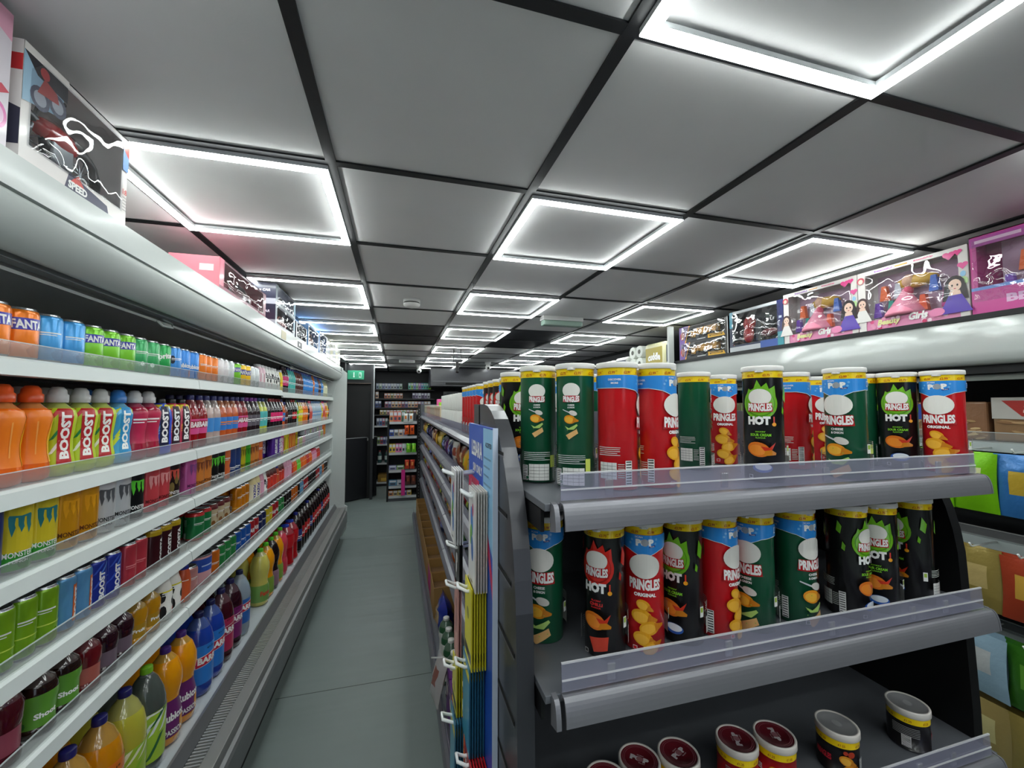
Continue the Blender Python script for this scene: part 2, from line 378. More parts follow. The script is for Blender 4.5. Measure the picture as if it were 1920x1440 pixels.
# display unit numbers and rating sticker on the fascia
m = MB().box(-.6519, -.6505, 3.02, 3.14, 1.985, 2.025, M('15171a')); Cv().rect(-.015, -.008, .012, .008, 'c8d4dc').onto(m, flat((-.6505, 3.07, 2.005), (0,1,0), (0,0,1))); m.build('display', cooler)
MB().box(-.6519, -.6508, 2.62, 2.72, 1.982, 2.03, M('b7ad86')).build('sticker', cooler)
MB().box(-.6519, -.6508, 5.18, 5.25, 1.99, 2.03, M('222426')).build('badge', cooler)
SH = [1.695, 1.425, 1.240, 1.04, .83]; FR = [-.752, -.752, -.752, -.755, -.758]
JO = [-.5, .68, 1.87, 3.08, 4.28, CY1]
for k, z in enumerate(SH):
    for a, b_ in zip(JO, JO[1:]):
        dz = -.012 if (k == 0 and a > 3) else 0
        s = empty('cooler_shelf'); s.parent = cooler
        MB().box(-1.29, FR[k]-.012, a+.002, b_-.002, z-.012+dz, z+dz, SHELFTOP).build('shelf_board', s)
        MB().prism([(FR[k]-.014,z+.001+dz),(FR[k]-.006,z+.001+dz),(FR[k]+.002,z-.004+dz),(FR[k]+.007,z-.036+dz),(FR[k]-.002,z-.038+dz),(FR[k]-.014,z-.013+dz)], a+.002, b_-.002, 'y', WHITE).build('ticket_strip', s)
        MB().box(FR[k]-.013, FR[k]-.0115, a+.004, b_-.004, z+.001+dz, z+.034+dz, CLEAR).box(FR[k]-.0138, FR[k]-.0108, a+.004, b_-.004, z+.0335+dz, z+.0355+dz, M('dfe8ea', .15, alpha=.6)).build('clear_riser', s)
for y in (1.60, 3.30): 
    MB().tube([(-.765,y,1.875),(-.755,y+.01,1.86),(-.745,y+.05,1.86),(-.75,y+.06,1.875),(-.76,y+.02,1.885)], .004, M('c9cfce', .2)).build('blind_clip', cooler)
tag(cooler, 'long white open multideck cooler full of drinks along the left wall', 'cooler')
# ================================================================== drink packaging
def canprof(h, r): return [(r*.72,.0),(r*.8,.001),(r*.97,.007),(r,.012),(r,h-.014),(r*.93,h-.006),(r*.82,h-.002),(r*.83,h),(r*.79,h)]
def claw(cv, cx, cy, s, c):
    for dx, l in ((-.36, 1.), (0, .8), (.36, .92)):
        cv.poly([(cx+s*(dx-.13), cy+s*.5),(cx+s*(dx+.16), cy+s*.56),(cx+s*(dx+.12), cy+s*.1),(cx+s*(dx+.16), cy-s*.1),(cx+s*(dx+.03), cy+s*(.5-l)-s*.1),(cx+s*(dx-.04), cy+s*(.5-l*.8)),(cx+s*(dx-.1), cy)], c)
    return cv.poly([(cx-s*.5,cy+s*.44),(cx-s*.45,cy+s*.6),(cx,cy+s*.54),(cx+s*.45,cy+s*.62),(cx+s*.5,cy+s*.46)], c)
def mk_can(root, h, r, col, art, lidc='b9bcc0', metal=.35):
    pr = canprof(h, r); mb = MB(); bm_ = M(col, .28, metal=metal, coat=.4); sv = M('c2c5c8', .25, metal=.9)
    mb.lathe(pr, bm_, 24, mats=[sv, sv, bm_, bm_, bm_, sv, sv, sv])
    cv = Cv(); art(cv, h, r); cv.onto(mb, wrap(pr), .006, lambda c: M(c, .3, metal=metal*.6, coat=.4))
    body = mb.build('can_body')
    l = MB().lathe([(r*.79,h-.001),(r*.77,h-.005),(0,h-.005)], M(lidc, .3, metal=.9), 24)
    l.box(-r*.28, r*.5, -r*.22, r*.22, h-.0045, h-.0035, M('9fa3a6', .3, metal=.9)); return [body, l.build('can_lid')]
def bprof(h, r, kind):
    if kind == 'cola': return [(r*.6,0),(r*.92,.004),(r,.015),(r*.93,h*.2),(r*.97,h*.3),(r,h*.5),(r*.98,h*.58),(r*.85,h*.68),(r*.5,h*.83),(r*.36,h*.88),(r*.36,h*.92)]
    if kind == 'sport': return [(r*.6,0),(r*.95,.006),(r,.02),(r*.96,h*.18),(r*.84,h*.3),(r*.82,h*.42),(r*.93,h*.6),(r*.99,h*.7),(r*.9,h*.77),(r*.5,h*.84),(r*.42,h*.86),(r*.42,h*.885)]
    if kind == 'big': return [(r*.6,0),(r*.9,.008),(r*.99,.03),(r,.05),(r,h*.6),(r*.97,h*.66),(r*.85,h*.75),(r*.55,h*.86),(r*.3,h*.91),(r*.27,h*.93),(r*.27,h*.955)]
    if kind == 'wavy': return [(r*.7,0),(r*.95,.01),(r,.04),(r*.98,h*.3),(r*.82,h*.42),(r*.86,h*.5),(r,h*.62),(r*.96,h*.72),(r*.7,h*.84),(r*.32,h*.92),(r*.27,h*.935),(r*.27,h*.955)]
    if kind == 'squat': return [(r*.7,0),(r*.97,.006),(r,.02),(r*.9,h*.14),(r*.9,h*.42),(r,h*.5),(r*.99,h*.66),(r*.8,h*.76),(r*.45,h*.84),(r*.38,h*.87)]
    if kind == 'milk': return [(r*.7,0),(r*.97,.004),(r,.015),(r,h*.55),(r*.93,h*.68),(r*.66,h*.85),(r*.6,h*.88)]
    if kind == 'boost': return [(r*.6,0),(r*.95,.006),(r,.02),(r*.97,h*.35),(r,h*.6),(r*.92,h*.72),(r*.7,h*.82),(r*.38,h*.87),(r*.38,h*.9)]
def mk_bottle(root, kind, h, r, liq, capc, art, fill=.72, lab=None, clear=False, capkind='screw'):
    """liquid colour to the fill line, glassy above; lab = (z0, z1, colour) as fractions of height"""
    pr = bprof(h, r, kind); fz = h*fill
    q = []; 
    for a, b_ in zip(pr, pr[1:]):
        q.append(a)
        if a[1] < fz-.001 < b_[1]-.002: t = (fz-a[1])/(b_[1]-a[1]); q.append((a[0]+(b_[0]-a[0])*t, fz))
    q.append(pr[-1])
    lm = M(liq[1:], .35, coat=.3) if liq.startswith('*') else M(liq, .1, coat=.6, sub=.25)
    gm = lm
    if not liq.startswith('*'):
        mixh = ''.join('%02x' % int(int(liq[i:i+2], 16)*.6+0x88*.4) for i in (0, 2, 4)); gm = M(mixh, .05, coat=1)
    mb = MB().lathe(q, lm, 26, mats=[lm if b_[1] <= fz+.0005 else gm for a, b_ in zip(q, q[1:])]); body = mb.build('bottle_body')
    out = [body]
    if lab:
        z0, z1 = lab[0]*h, lab[1]*h; zs = sorted({z0, z1, *[z for _, z in pr if z0 < z < z1]}); f = wrap(pr)
        lp = [((f(0, z, .0006)).x, z) for z in zs]; lb = MB().lathe(lp, P(lab[2]), 26)
        cv = Cv(); art(cv, h, r); cv.onto(lb, wrap(lp, r), .007, clip=(z0+.0008, z1-.0008)); out.append(lb.build('bottle_label'))
    else:
        pass
    cr = pr[-1][0]*1.12; z = pr[-1][1]
    cm = M(capc, .35, coat=.2)
    if capkind == 'sport': c_ = MB().lathe([(cr*1.15,z-.004),(cr*1.2,z),(cr*1.2,z+.014),(cr,z+.017),(cr*.95,z+.026),(cr*.6,z+.034),(0,z+.035)], cm, 20)
    else: c_ = MB().lathe([(cr,z-.012),(cr*1.03,z-.010),(cr,z+.005),(cr*.93,z+.008),(0,z+.009)], cm, 20)
    out.append(c_.build('bottle_cap')); return out
def mk_tub(root, h, r, c0, c1, art):
    mb = MB().lathe([(r*.94,0),(r,.004),(r,h-.004),(r*.97,h)], P(c0), 28); cv = Cv(); art(cv, h, r); cv.onto(mb, wrap([(r,0),(r,h)]), .008)
    return [mb.build('tub_body'), MB().lathe([(r*1.02,h-.006),(r*1.02,h),(r*.96,h+.001),(r*.94,h-.003),(0,h-.003)], M(c1, .3, metal=.5), 28).build('tub_lid')]
def small(cv, r, h, c, n=6, a=0): cv.lines(a-r*.5, h*.75, a+r*.45, n, h*.05, c, h*.016); cv.bars(a-r*.4, h*.1, a+r*.35, h*.3)
W_, K_ = 'f2f2f0', '111111'
def A(word, c=W_, y=.62, w=1.5, hh=.16, bg=None, back=True, sub=None, subc=None, rot=0, extra=None, shear=0, arch=0):
    """front lettering, with small print and a barcode on the sides"""
    def art(cv, h, r):
        if extra: extra(cv, h, r)
        if bg: cv.poly([(-r*w*.6, h*(y-hh*.7)), (r*w*.6, h*(y-hh*.5)), (r*w*.6, h*(y+hh*.75)), (-r*w*.6, h*(y+hh*.65))], bg)
        if word: cv.text(word, 0, h*y, r*w, h*hh, c, rot=rot, shear=shear, off=.04, arch=arch*h)
        if not word and bg is None: cv.rect(-r*.7, h*(y-.02), r*.5, h*(y+.005), c).rect(-r*.7, h*(y-.06), r*.2, h*(y-.045), c)
        if sub: cv.text(sub, 0, h*(y-hh*.5-.11), r*w*.75, h*.055, subc or c)
        if back:
            small(cv, r, h, 'dddddd', 5, r*PI*.62); small(cv, r, h, 'cccccc', 5, -r*PI*.62)
    return art
def V(word, c=W_, bg=None, y=.48, l=.55, wd=.55, extra=None, side=0):
    """lettering that runs up the pack"""
    def art(cv, h, r):
        if extra: extra(cv, h, r)
        if bg: cv.rect(side*r-r*wd*.75, h*(y-l*.6), side*r+r*wd*.75, h*(y+l*.6), bg)
        if word: cv.text(word, side*r, h*y, h*l, r*wd, c, rot=PI/2, off=.05)
        else: cv.rect(side*r-r*wd*.12, h*(y-l*.45), side*r+r*wd*.12, h*(y+l*.45), c)
        small(cv, r, h, 'dddddd', 5, r*PI*.7)
    return art
def MON(c, txt, tc, sub='ENERGY', extra=None):
    def art(cv, h, r):
        if extra: extra(cv, h, r)
        for a in (0, r*2.2, -r*2.2):
            claw(cv, a, h*.6, r*1.15, c); cv.text(txt, a, h*.24, r*1.5, h*.07, tc, off=.02); sub and cv.text(sub, a, h*.15, r*.9, h*.035, tc)
    return art
def streaks(*cols):
    def f(cv, h, r):
        rnd = random.Random(len(cols)*7+int(h*1000))
        for c in cols:
            o = []
            for k in range(16//len(cols)):
                a = rnd.uniform(-2.6, 2.4)*r; z = rnd.uniform(.1, .72)*h; o.append([(a, z), (a+r*.25, z+h*.02), (a+r*1.0, z+h*.22), (a+r*.7, z+h*.2)])
            cv.L.append((o, c))
    return f
def band(z0, z1, c): return lambda cv, h, r: cv.rect(-PI*r, z0*h, PI*r, z1*h, c)
def both(*fs):
    def f(cv, h, r):
        for g in fs: g(cv, h, r)
    return f
def spots(c, n=9, s=.3):
    def f(cv, h, r):
        rnd = random.Random(n)
        t = Cv()
        for k in range(n): t.ell(rnd.uniform(-2.4,2.4)*r, rnd.uniform(.15,.7)*h, r*s*rnd.uniform(.5,1.2), r*s*rnd.uniform(.7,1.5), c, 9)
        cv.L.append(([q[0][0] for q in t.L], c))
    return f
C3, C5, C2 = (.115, .033), (.168, .033), (.135, .0265)
SLIM = (.155, .0285)
def can(sz, col, art, desc, **k): return (lambda r, *a: mk_can(r, sz[0], sz[1], col, art, **k), (), desc, 'drink can', 'drink_can')
def bot(kind, h, r, liq, cap, art, desc, **k): return (lambda rt, *a: mk_bottle(rt, kind, h, r, liq, cap, art, **k), (), desc, 'bottle', 'drink_bottle')
barrx = lambda c: both(lambda cv, h, r: [cv.poly([(a-r*.95,h*.36),(a+r*.8,h*.40),(a+r*.8,h*.52),(a-r*.95,h*.48)], W_) and cv.poly([(a-r*.9,h*.366),(a+r*.76,h*.405),(a+r*.76,h*.514),(a-r*.9,h*.474)], c) and cv.text('BARR', a-r*.06, h*.438, r*1.45, h*.075, W_, off=.05) and cv.text('£1.19', a+r*.1, h*.575, r*.6, h*.02, K_) for a in (0, r*2.9, -r*2.9)])
KINDS = {
 'fanta_o': can(C3, 'ee7d0c', A('FANTA', W_, .68, 1.7, .17, '3c3aa8', shear=-.1), 'orange fizzy drink can'),
 'blue_c': can(C3, '3f9bdc', A(None), 'pale blue drink can'),
 'fanta_g': can(C3, '74c221', A('FANTA', W_, .68, 1.5, .15, '3c3aa8'), 'lime green fizzy drink can'),
 'sprite_b': can(C3, '2f9f5b', A(None, extra=spots('bfe3c9', 5, .2)), 'green soda can turned back'),
 'sprite': can(C3, '12a04a', A('Sprite', W_, .6, 1.7, .22, rot=.15), 'bright green soda can'),
 'blue_s': can(C3, '3e8fdc', A(None, extra=spots('17233a', 6, .35)), 'sky blue patterned drink can'),
 'rubic_b': can(C3, '2b86dd', A('Rubicon', W_, .45, 1.7, .15, extra=spots('c9582c', 3, .3)), 'bright blue juice can'),
 'or_tall': can((.115, .0275), 'ef7d10', A(None), 'slim orange can with white top', lidc='eeeeee'),
 'wh_slim': can((.115, .0275), 'd9d4d6', A(None, extra=spots('d893ab', 4, .3)), 'slim white drink can'),
 'fanta_y': can(C3, 'f3c40a', A('FANTA', W_, .62, 1.7, .18, '3a3aa0'), 'yellow fizzy drink can'),
 'wh_c': can(C3, 'd3d8da', A(None, extra=spots('6fae6d', 4, .3)), 'white and green drink can'),
 'pk_bt': bot('milk', .15, .03, '*e7c3cf', 'e9e9e9', V(None, 'a8284c'), 'pink milkshake bottle', lab=(.02,.6,'f0e1e4')),
 'cow': bot('milk', .15, .03, '*e9ebe6', 'eeeeec', A('YAZOO', '1c1c30', .5, 1.7, .12, extra=both(spots('151515', 7, .4), spots('c8322e', 3, .35)), back=False), 'white shake bottle with black splashes', lab=(.04,.66,'f4f3ee')),
 'yel_bt': bot('milk', .165, .03, '*f0d51c', 'd8d8d8', A(None, 'e86a10', .4, 1.3, .14), 'yellow drink bottle', lab=(.02,.6,'ecd51e')),
 'dkpk': bot('cola', .2, .033, '1f0e14', '30202a', A(None, W_, .42, 1.4, .09), 'dark bottle with pink label', lab=(.25,.58,'d8397a')),
 'teal': bot('cola', .2, .033, '*58c3bf', '25338a', A(None, W_, .4, 1.3, .12, extra=spots('d9f2e2', 6)), 'teal drink bottle with blue cap', lab=(.1,.7,'49bdb4')),
 'tea': bot('cola', .2, .033, '6b2410', '23307c', A(None, W_, .4, 1.1, .1, extra=spots('d88a22', 4)), 'brown iced tea bottle', lab=(.2,.55,'4a1a10')),
 'bl_bt': bot('cola', .2, .033, '2f86d6', '1d46b0', A(None, W_, .42, 1.4, .1), 'bright blue drink bottle', lab=(.22,.55,'3a93e6')),
 'yw_bt': bot('cola', .19, .031, 'c9c58a', '3b6a58', A(None), 'pale yellow drink bottle', lab=(.2,.55,'dfe3c0')),
 # sports bottles and half-litre bottles
 'sp_pk': bot('sport', .207, .036, 'c9467c', 'd9d9d9', V(None, 'e08aa8', l=.4, wd=.3), 'pink sports bottle with white cap', capkind='sport', lab=(.2,.78,'cf5788'), fill=.8),
 'sp_or': bot('sport', .207, .036, 'e0640c', 'e8561a', V(None, 'f2a04a', l=.4, wd=.3, extra=lambda cv, h, r: [cv.poly([(s*r*.85,h*.2),(s*r*1.2,h*.2),(s*r*.95,h*.5),(s*r*1.4,h*.75),(s*r*1.1,h*.75),(s*r*.7,h*.5)], 'f2b705') for s in (-1,1)]), 'orange sports bottle with orange cap', capkind='sport', lab=(.2,.78,'ea7a10'), fill=.8),
 'sp_gr': bot('sport', .207, .036, 'b8c83a', 'c9c9c8', V('BOOST', W_, 'b5232a', extra=streaks('1f8a4c','c21f2a','e3df2a','f0f0e0')), 'red and green sports bottle', capkind='sport', lab=(.1,.8,'b9cf1e'), fill=.8),
 'sp_bl': bot('sport', .207, .036, '4aa6da', '3a7fd0', V('BOOST', W_, '2d8fc9', extra=streaks('d8e23a','7cc8ee')), 'light blue sports bottle', capkind='sport', lab=(.1,.8,'41a4dc'), fill=.8),
 'sp_rd': bot('sport', .207, .036, '9c1436', 'd2d2d2', A(None), 'dark red sports bottle, grey cap', capkind='sport', lab=(.25,.74,'b8204a'), fill=.8),
 'bo_bl': bot('boost', .207, .034, '*1f3fbe', K_, V('BOOST', W_, '14183c', extra=both(band(.76,.84,'e9dc2a'), streaks('6fb0f0','2f5fe0'))), 'blue energy bottle with black band', lab=(.03,.85,'2140c4')),
 'bo_rd': bot('boost', .207, .034, '*c42350', K_, V('BOOST', W_, '2a1020', extra=both(band(.76,.84,'e9dc2a'), streaks('e8a23c','f06a8a'))), 'red energy bottle with black band', lab=(.03,.85,'c62650')),
 'ba_rd': bot('cola', .222, .033, '8c1018', '2b2f6c', A('BARR', W_, .42, 1.5, .1, 'a01c3c'), 'red fizzy bottle with pink label', lab=(.25,.52,'d8508e')),
 'ba_or': bot('cola', .222, .033, 'c25a28', '2b2f6c', A(None, 'f08018', .42, 1.5, .1), 'orange fizzy bottle, blue label', lab=(.25,.52,'2f78c8')),
 'ba_cl': bot('cola', .222, .033, 'b8a29c', '2b2f6c', A(None), 'pale fizzy bottle, blue label', lab=(.25,.52,'3f8ad0')),
 'ba_pp': bot('cola', .222, .033, '200c16', '7a2a90', A(None, W_, .42, 1.4, .1), 'dark bottle with purple cap', lab=(.25,.52,'5a5560')),
 'ba_lm': bot('cola', .222, .033, 'b8c240', '22306c', A(None, W_, .42, 1.1, .1), 'yellow-green fizzy bottle', lab=(.2,.6,'4cb0b0')),
 'cola_r': bot('cola', .222, .033, '120808', 'b01c24', A('Coca-Cola', W_, .42, 1.7, .1), 'cola bottle with red label', lab=(.28,.52,'c4161c')),
 'cola_m': bot('cola', .222, .033, '140a10', '8a1420', A(None, W_, .42, 1.2, .09), 'cola bottle with magenta label', lab=(.28,.55,'e0206c')),
 'cola_k': bot('cola', .222, .033, '100c0e', '101010', A(None, W_, .42, 1.2, .09), 'cola bottle with black label', lab=(.28,.55,'18181c')),
 'gn_bt': bot('cola', .222, .033, '9fb8a8', '1f8a3c', A(None, W_, .42, 1.1, .1), 'clear bottle with green label', lab=(.28,.56,'5ec32c')),
 'ye_bt': bot('cola', .222, .033, 'd8b81c', '22306c', A('FANTA', W_, .42, 1.4, .09), 'yellow fizzy bottle', lab=(.3,.56,'e9d520')),
 'or_bt': bot('cola', .222, .033, 'e07010', '2b2f6c', A('FANTA', W_, .42, 1.4, .09), 'orange fizzy bottle', lab=(.3,.56,'f07a14')),
 'wa_bt': bot('cola', .215, .033, 'a9bccb', '5b86b8', A(None, W_, .42, 1.3, .08), 'clear water bottle', lab=(.3,.5,'6f9cc8')),
 'pk2': bot('cola', .215, .032, 'e0a0a0', 'd83a68', A(None), 'pink-capped juice bottle', lab=(.2,.5,'c84a3c')),
 # half-litre cans
 'm_db': can(C5, '1c2f78', A(None, extra=band(.93,1,'6fb0d8')), 'tall dark blue energy can'),
 'm_gy': can(C5, '3fa83c', MON('2b7f88', 'MONSTER', W_, 'PUNCH', extra=lambda cv, h, r: cv.ell(0, h*.56, r*2.9, h*.3, 'd9c42a', 26)), 'tall green and yellow energy can', metal=.5),
 'm_go': can(C5, 'dc9a16', MON('f0a818', 'MONSTER', '5a2c08', 'JUICED'), 'tall gold energy can', metal=.5),
 'm_wh': can(C5, 'd3d6d9', MON('5a5c62', 'MONSTER', '222222', 'ULTRA'), 'tall white energy can', metal=.5),
 'm_bk': can(C5, '0c0e10', MON('5fd23a', 'MONSTER', W_), 'tall black energy can with green claw'),
 'm_rd': can(C5, 'd2464e', MON('f0a0a0', 'MONSTER', '5a1418', 'PIPELINE'), 'tall coral red energy can'),
 'm_mu': can(C5, '241414', MON('d8584a', 'MONSTER', W_, '', extra=spots('7a6a3a', 9, .4)), 'tall dark patterned energy can'),
 'm_pk': can(C5, 'c55a9c', MON('8a4a8c', 'MONSTER', '5a2050', ''), 'tall pink energy can'),
 'm_or': can(C5, 'e08a3c', MON('8a4a2c', 'MONSTER', '5a2c08', ''), 'tall orange energy can'),
 'm_of': can(C5, 'e0703a', A(None, extra=spots('3a3a78', 8, .35)), 'tall orange can with blue figure'),
 'm_bl': can(C5, '26407c', A(None, W_, .3, 1.2, .08), 'tall navy drink can'),
 'm_yl': can(C5, 'c9bb22', MON('8a7a18', 'MONSTER', K_, 'ENERGY'), 'tall yellow energy can'),
 'm_gn': can(C5, '4cb82a', MON('2a7a18', 'MONSTER', K_, 'ENERGY'), 'tall lime green energy can'),
 'r_pu': can(C5, '5a2a9c', V('RELENTLESS', W_), 'tall purple energy can'),
 'r_mg': can(C5, 'c02a80', V('RELENTLESS', W_), 'tall magenta energy can'),
 'r_ye': can(C5, 'e0cc1c', V(None, '5a1a2c'), 'tall yellow can with dark lettering'),
 'r_or': can(C5, 'd8642a', V(None, 'f0d030'), 'tall deep orange can'),
 's_si': can((.09,.0265), 'b9c0c4', A(None, '3a4a5a', .5, 1, .2), 'small silver mixer can'),
 's_pk': can((.09,.0265), 'cfaec0', A(None, '8a2a5a', .5, 1, .2), 'small pink mixer can'),
 's_gn': can((.09,.0265), 'b9c48a', A(None, '3a5a2a', .5, 1, .2), 'small pale green mixer can'),
 # quarter-litre cans and others
 'b_gn': can(C2, '7fae1e', A(None, extra=band(.35,.37,'c9e05a')), 'slim green drink can'),
 'b_bo': can(C2, '5f9ccc', V('BOOST', W_, 'd8641e', side=.9), 'slim blue and orange can'),
 'b_bl': can(C2, '22349c', V('BOOST', W_, None, extra=streaks('5f90e8','3f5fd0')), 'slim dark blue energy can'),
 'b_rd': can(C2, 'c03a48', A(None, 'e88a90', .5, 1.1, .2), 'slim red drink can'),
 'cost': can((.14,.029), '3c1018', V('COSTA', W_, side=.5, extra=band(.82,.95,'c2a21c')), 'slim dark brown coffee can'),
 'r_gn': can(C3, '1f7a44', A(None, extra=both(band(0,.1,'b02a2c'), band(.86,1,'c02a2c'))), 'green and red drink can'),
 'crm': can(C3, 'cdbb98', A(None, extra=both(band(.8,1,'6a2a2c'), spots('8a5a2c', 5))), 'cream and brown drink can'),
 'amb': can(C2, 'd8820e', A(None, extra=band(.2,.24,'e8a83a')), 'slim amber drink can'),
 'yaz': bot('milk', .175, .033, '*e9d9a0', 'e8d05a', V('YAZOO', '232a8c', y=.4, l=.5), 'cream milkshake bottle', lab=(.03,.6,'efe6c8')),
 'yzp': bot('milk', .175, .033, '*dfa0b8', 'e8e8e8', A(None), 'pink milkshake bottle with white cap', lab=(.03,.6,'dda2ba')),
 'yzr': bot('milk', .17, .033, '*5a1c18', 'e8e4e0', A(None, extra=spots('e0402c', 7, .4)), 'brown and red shake bottle', lab=(.03,.6,'c8382c')),
 'jo': bot('milk', .13, .028, '*e2641e', 'eeeeee', A(None), 'small orange juice bottle', lab=(.05,.6,'e86a1e')),
 'jr': bot('milk', .13, .028, '*c8302a', 'eeeeee', A(None), 'small red juice bottle', lab=(.05,.6,'d03a2c')),
 'jg': bot('milk', .13, .028, '*6cc83a', 'eeeeee', A(None), 'small lime juice bottle', lab=(.05,.6,'74d03e')),
 'jp': bot('milk', .13, .028, '*d880a0', 'c8284c', A(None), 'small pink juice bottle', lab=(.05,.6,'e0a0b8')),
 # squat bottles
 'q_dr': bot('squat', .185, .041, '4a0d18', '0f5a3c', A(None), 'dark red squash bottle', lab=(.16,.42,'8a4050')),
 'q_gd': bot('squat', .16, .036, '26140f', '0f5a3c', A('Shoot', W_, .3, 1.3, .08, extra=spots('2f6a2c', 4)), 'dark squash bottle with green label', lab=(.14,.6,'5f9a34')),
 'q_ro': bot('squat', .155, .035, '6a1018', '14694a', A(None), 'red squash bottle with green cap', lab=(.16,.42,'a85a50')),
 'q_pu': bot('squat', .155, .035, '2c0c18', '14694a', A(None), 'purple squash bottle with green cap', lab=(.16,.42,'6a5a66')),
 'q_ye': bot('squat', .155, .035, 'c48a10', '14694a', A('Fruit', W_, .3, 1.1, .07), 'yellow squash bottle with green cap', lab=(.16,.42,'a8801c')),
 'fj': bot('milk', .16, .031, '*e9e6de', 'ecebe6', A(None, extra=both(band(.6,.66,'e8d92a'), spots('171717', 8, .5), spots('c8382e', 3, .3))), 'white milk bottle with cow print', lab=(.03,.66,'f2f0ea')),
 'st': bot('milk', .15, .024, '*c2502c', '23308c', A(None), 'narrow orange bottle with blue cap', lab=(.03,.6,'c8582e')),
 'pkc': can(C3, 'c98f8c', A(None), 'dusty pink drink can'),
 'cot': (lambda rt, *a: mk_tub(rt, .125, .052, 'd6a0a4', '5a5c60', lambda cv, h, r: [cv.rect(-PI*r, h*.45, PI*r, h*.88, '2c4fa8'), cv.rect(-.03, h*.62, .025, h*.66, 'b8c8e8')]), (), 'wide pink and blue tub', 'tub', 'snack_tub'),
 'c_or': can(C3, 'd8701c', A(None, W_, .5, 1.4, .2), 'deep orange soda can'),
 'c_gn': can(C3, '2f8f4a', A(None), 'dark green soda can'),
 'c_bl': can(C3, '2460b8', A(None, W_, .5, 1.4, .18), 'royal blue soda can'),
 'c_rd': can(C3, 'b4222c', A('BARR', W_, .5, 1.4, .2), 'crimson soda can'),
 'c_nv': can(C3, '1f2a5c', A(None), 'navy blue soda can'),
 'c_yl': can(C3, 'd8c02a', A(None, extra=spots('b03a2c', 4)), 'yellow and red soda can'),
 'c_bk': can(C3, '1c1416', A(None, W_, .5, 1.2, .2), 'black soda can'),
 'c_lb': can(C3, '6aa6d0', A(None), 'light blue soda can'),
 # two-litre bottles on the deck
 'l_or': bot('big', .335, .055, 'c8820c', '25246a', both(barrx('a84a1c')), 'large orange fizzy bottle, blue cap', lab=(.1,.62,'d8701e'), fill=.78),
 'l_yg': bot('big', .335, .055, 'b4b03c', '25246a', A(None, extra=both(streaks('e8ecc8','8ac02a'))), 'large yellow-green fizzy bottle', lab=(.12,.5,'9fc034'), fill=.78),
 'l_gg': bot('big', .335, .055, '4c5450', '7fc02a', A(None, extra=streaks('e8f0ea','2f6a3c')), 'large grey bottle with green label', lab=(.12,.58,'a8cc3c'), fill=.9),
 'l_ru': bot('wavy', .335, .053, 'e0940a', '4a2a7c', A('Rubicon', W_, .3, 1.6, .08, extra=both(spots('e8a020', 3, .5)), sub='PASSION'), 'large orange juice drink, purple label', lab=(.1,.46,'6a2468'), fill=.86),
 'l_bl': bot('big', .335, .055, '1a3c9c', '1c2050', barrx('c4203c'), 'large blue fizzy bottle', lab=(.16,.62,'2a78cc'), fill=.8),
 'l_ma': bot('big', .335, .055, '3c0c18', '2c2a5c', barrx('a01c40'), 'large maroon fizzy bottle', lab=(.16,.6,'b02a54'), fill=.8),
 'l_pu': bot('big', .335, .055, '2a0a18', '2c2a5c', barrx('8a1c5c'), 'large dark purple fizzy bottle', lab=(.16,.6,'7a2068'), fill=.8),
 'l_wa': bot('big', .335, .053, '8a98a4', '20244c', barrx('c4203c'), 'large clear water bottle, blue label', lab=(.2,.56,'2f66b4'), fill=.86),
 'l_cr': bot('wavy', .335, .053, 'c9c060', '5fce2c', A('Fanta', 'c83a2c', .22, 1.2, .08), 'large cream fizzy bottle, green cap', lab=(.08,.36,'6f9a4a'), fill=.86),
 'l_oj': bot('wavy', .335, .053, 'e8990c', '5fce2c', A(None), 'large bright orange bottle, green cap', lab=(.08,.36,'7a9a3c'), fill=.86),
 'l_bk': bot('wavy', .335, .053, '170c10', '5fce2c', A(None), 'large black fizzy bottle, green cap', lab=(.08,.36,'8a6a7a'), fill=.86),
 'l_pk': bot('wavy', .335, .053, 'cc4456', '5fce2c', A(None), 'large pink-red bottle, green cap', lab=(.08,.36,'c4384c'), fill=.86),
 'l_rd': bot('squat', .33, .066, 'a80e1c', '1c3cb0', A(None, W_, .3, 1.2, .07), 'large red squash bottle, blue cap', lab=(.4,.66,'c41c28'), fill=.7),
 'l_co': bot('big', .33, .052, '140a0c', '101012', A('Coca-Cola', W_, .42, 1.6, .08), 'large cola bottle', lab=(.3,.58,'b81c22'), fill=.8),
 'l_pe': bot('big', .33, .052, '120a0c', '1c2a8a', A(None, W_, .42, 1.4, .08), 'large cola bottle with blue cap', lab=(.3,.58,'24387c'), fill=.8),
}
PITCH = {}
def rad(k):
    o = PROTO[k]; return max(v.co.x for v in bpy.data.objects[KIDS[o.name][0].name].data.vertices)
SHN = ['on top cooler shelf', 'on second cooler shelf', 'on third cooler shelf', 'on fourth cooler shelf', 'on fifth cooler shelf', 'on cooler floor']
def row(seq, z, x, place, group, second=0, face=-.45, jit=.2, keep=None, x2=None):
    """seq: (kind, y) pairs; kinds stand shoulder to shoulder from each given y onward"""
    for i, (k, y) in enumerate(seq):
        zz = z-.012 if (z == SH[0] and y > 3.08) else z
        rz = face+random.uniform(-jit, jit)
        rk_ = WID[k]; x0 = x-rk_
        put(k, (x0+random.uniform(-.003, 0), y, zz+.0004), rz, place, group)
        if second and (keep is None or keep(k)):
            for n in range(second):
                put(k, (x0-(2*rk_+.006)*(n+1), y+random.uniform(-.001, .001), zz+.0004), face+random.uniform(-.9, .9), 'in back row '+place, group)
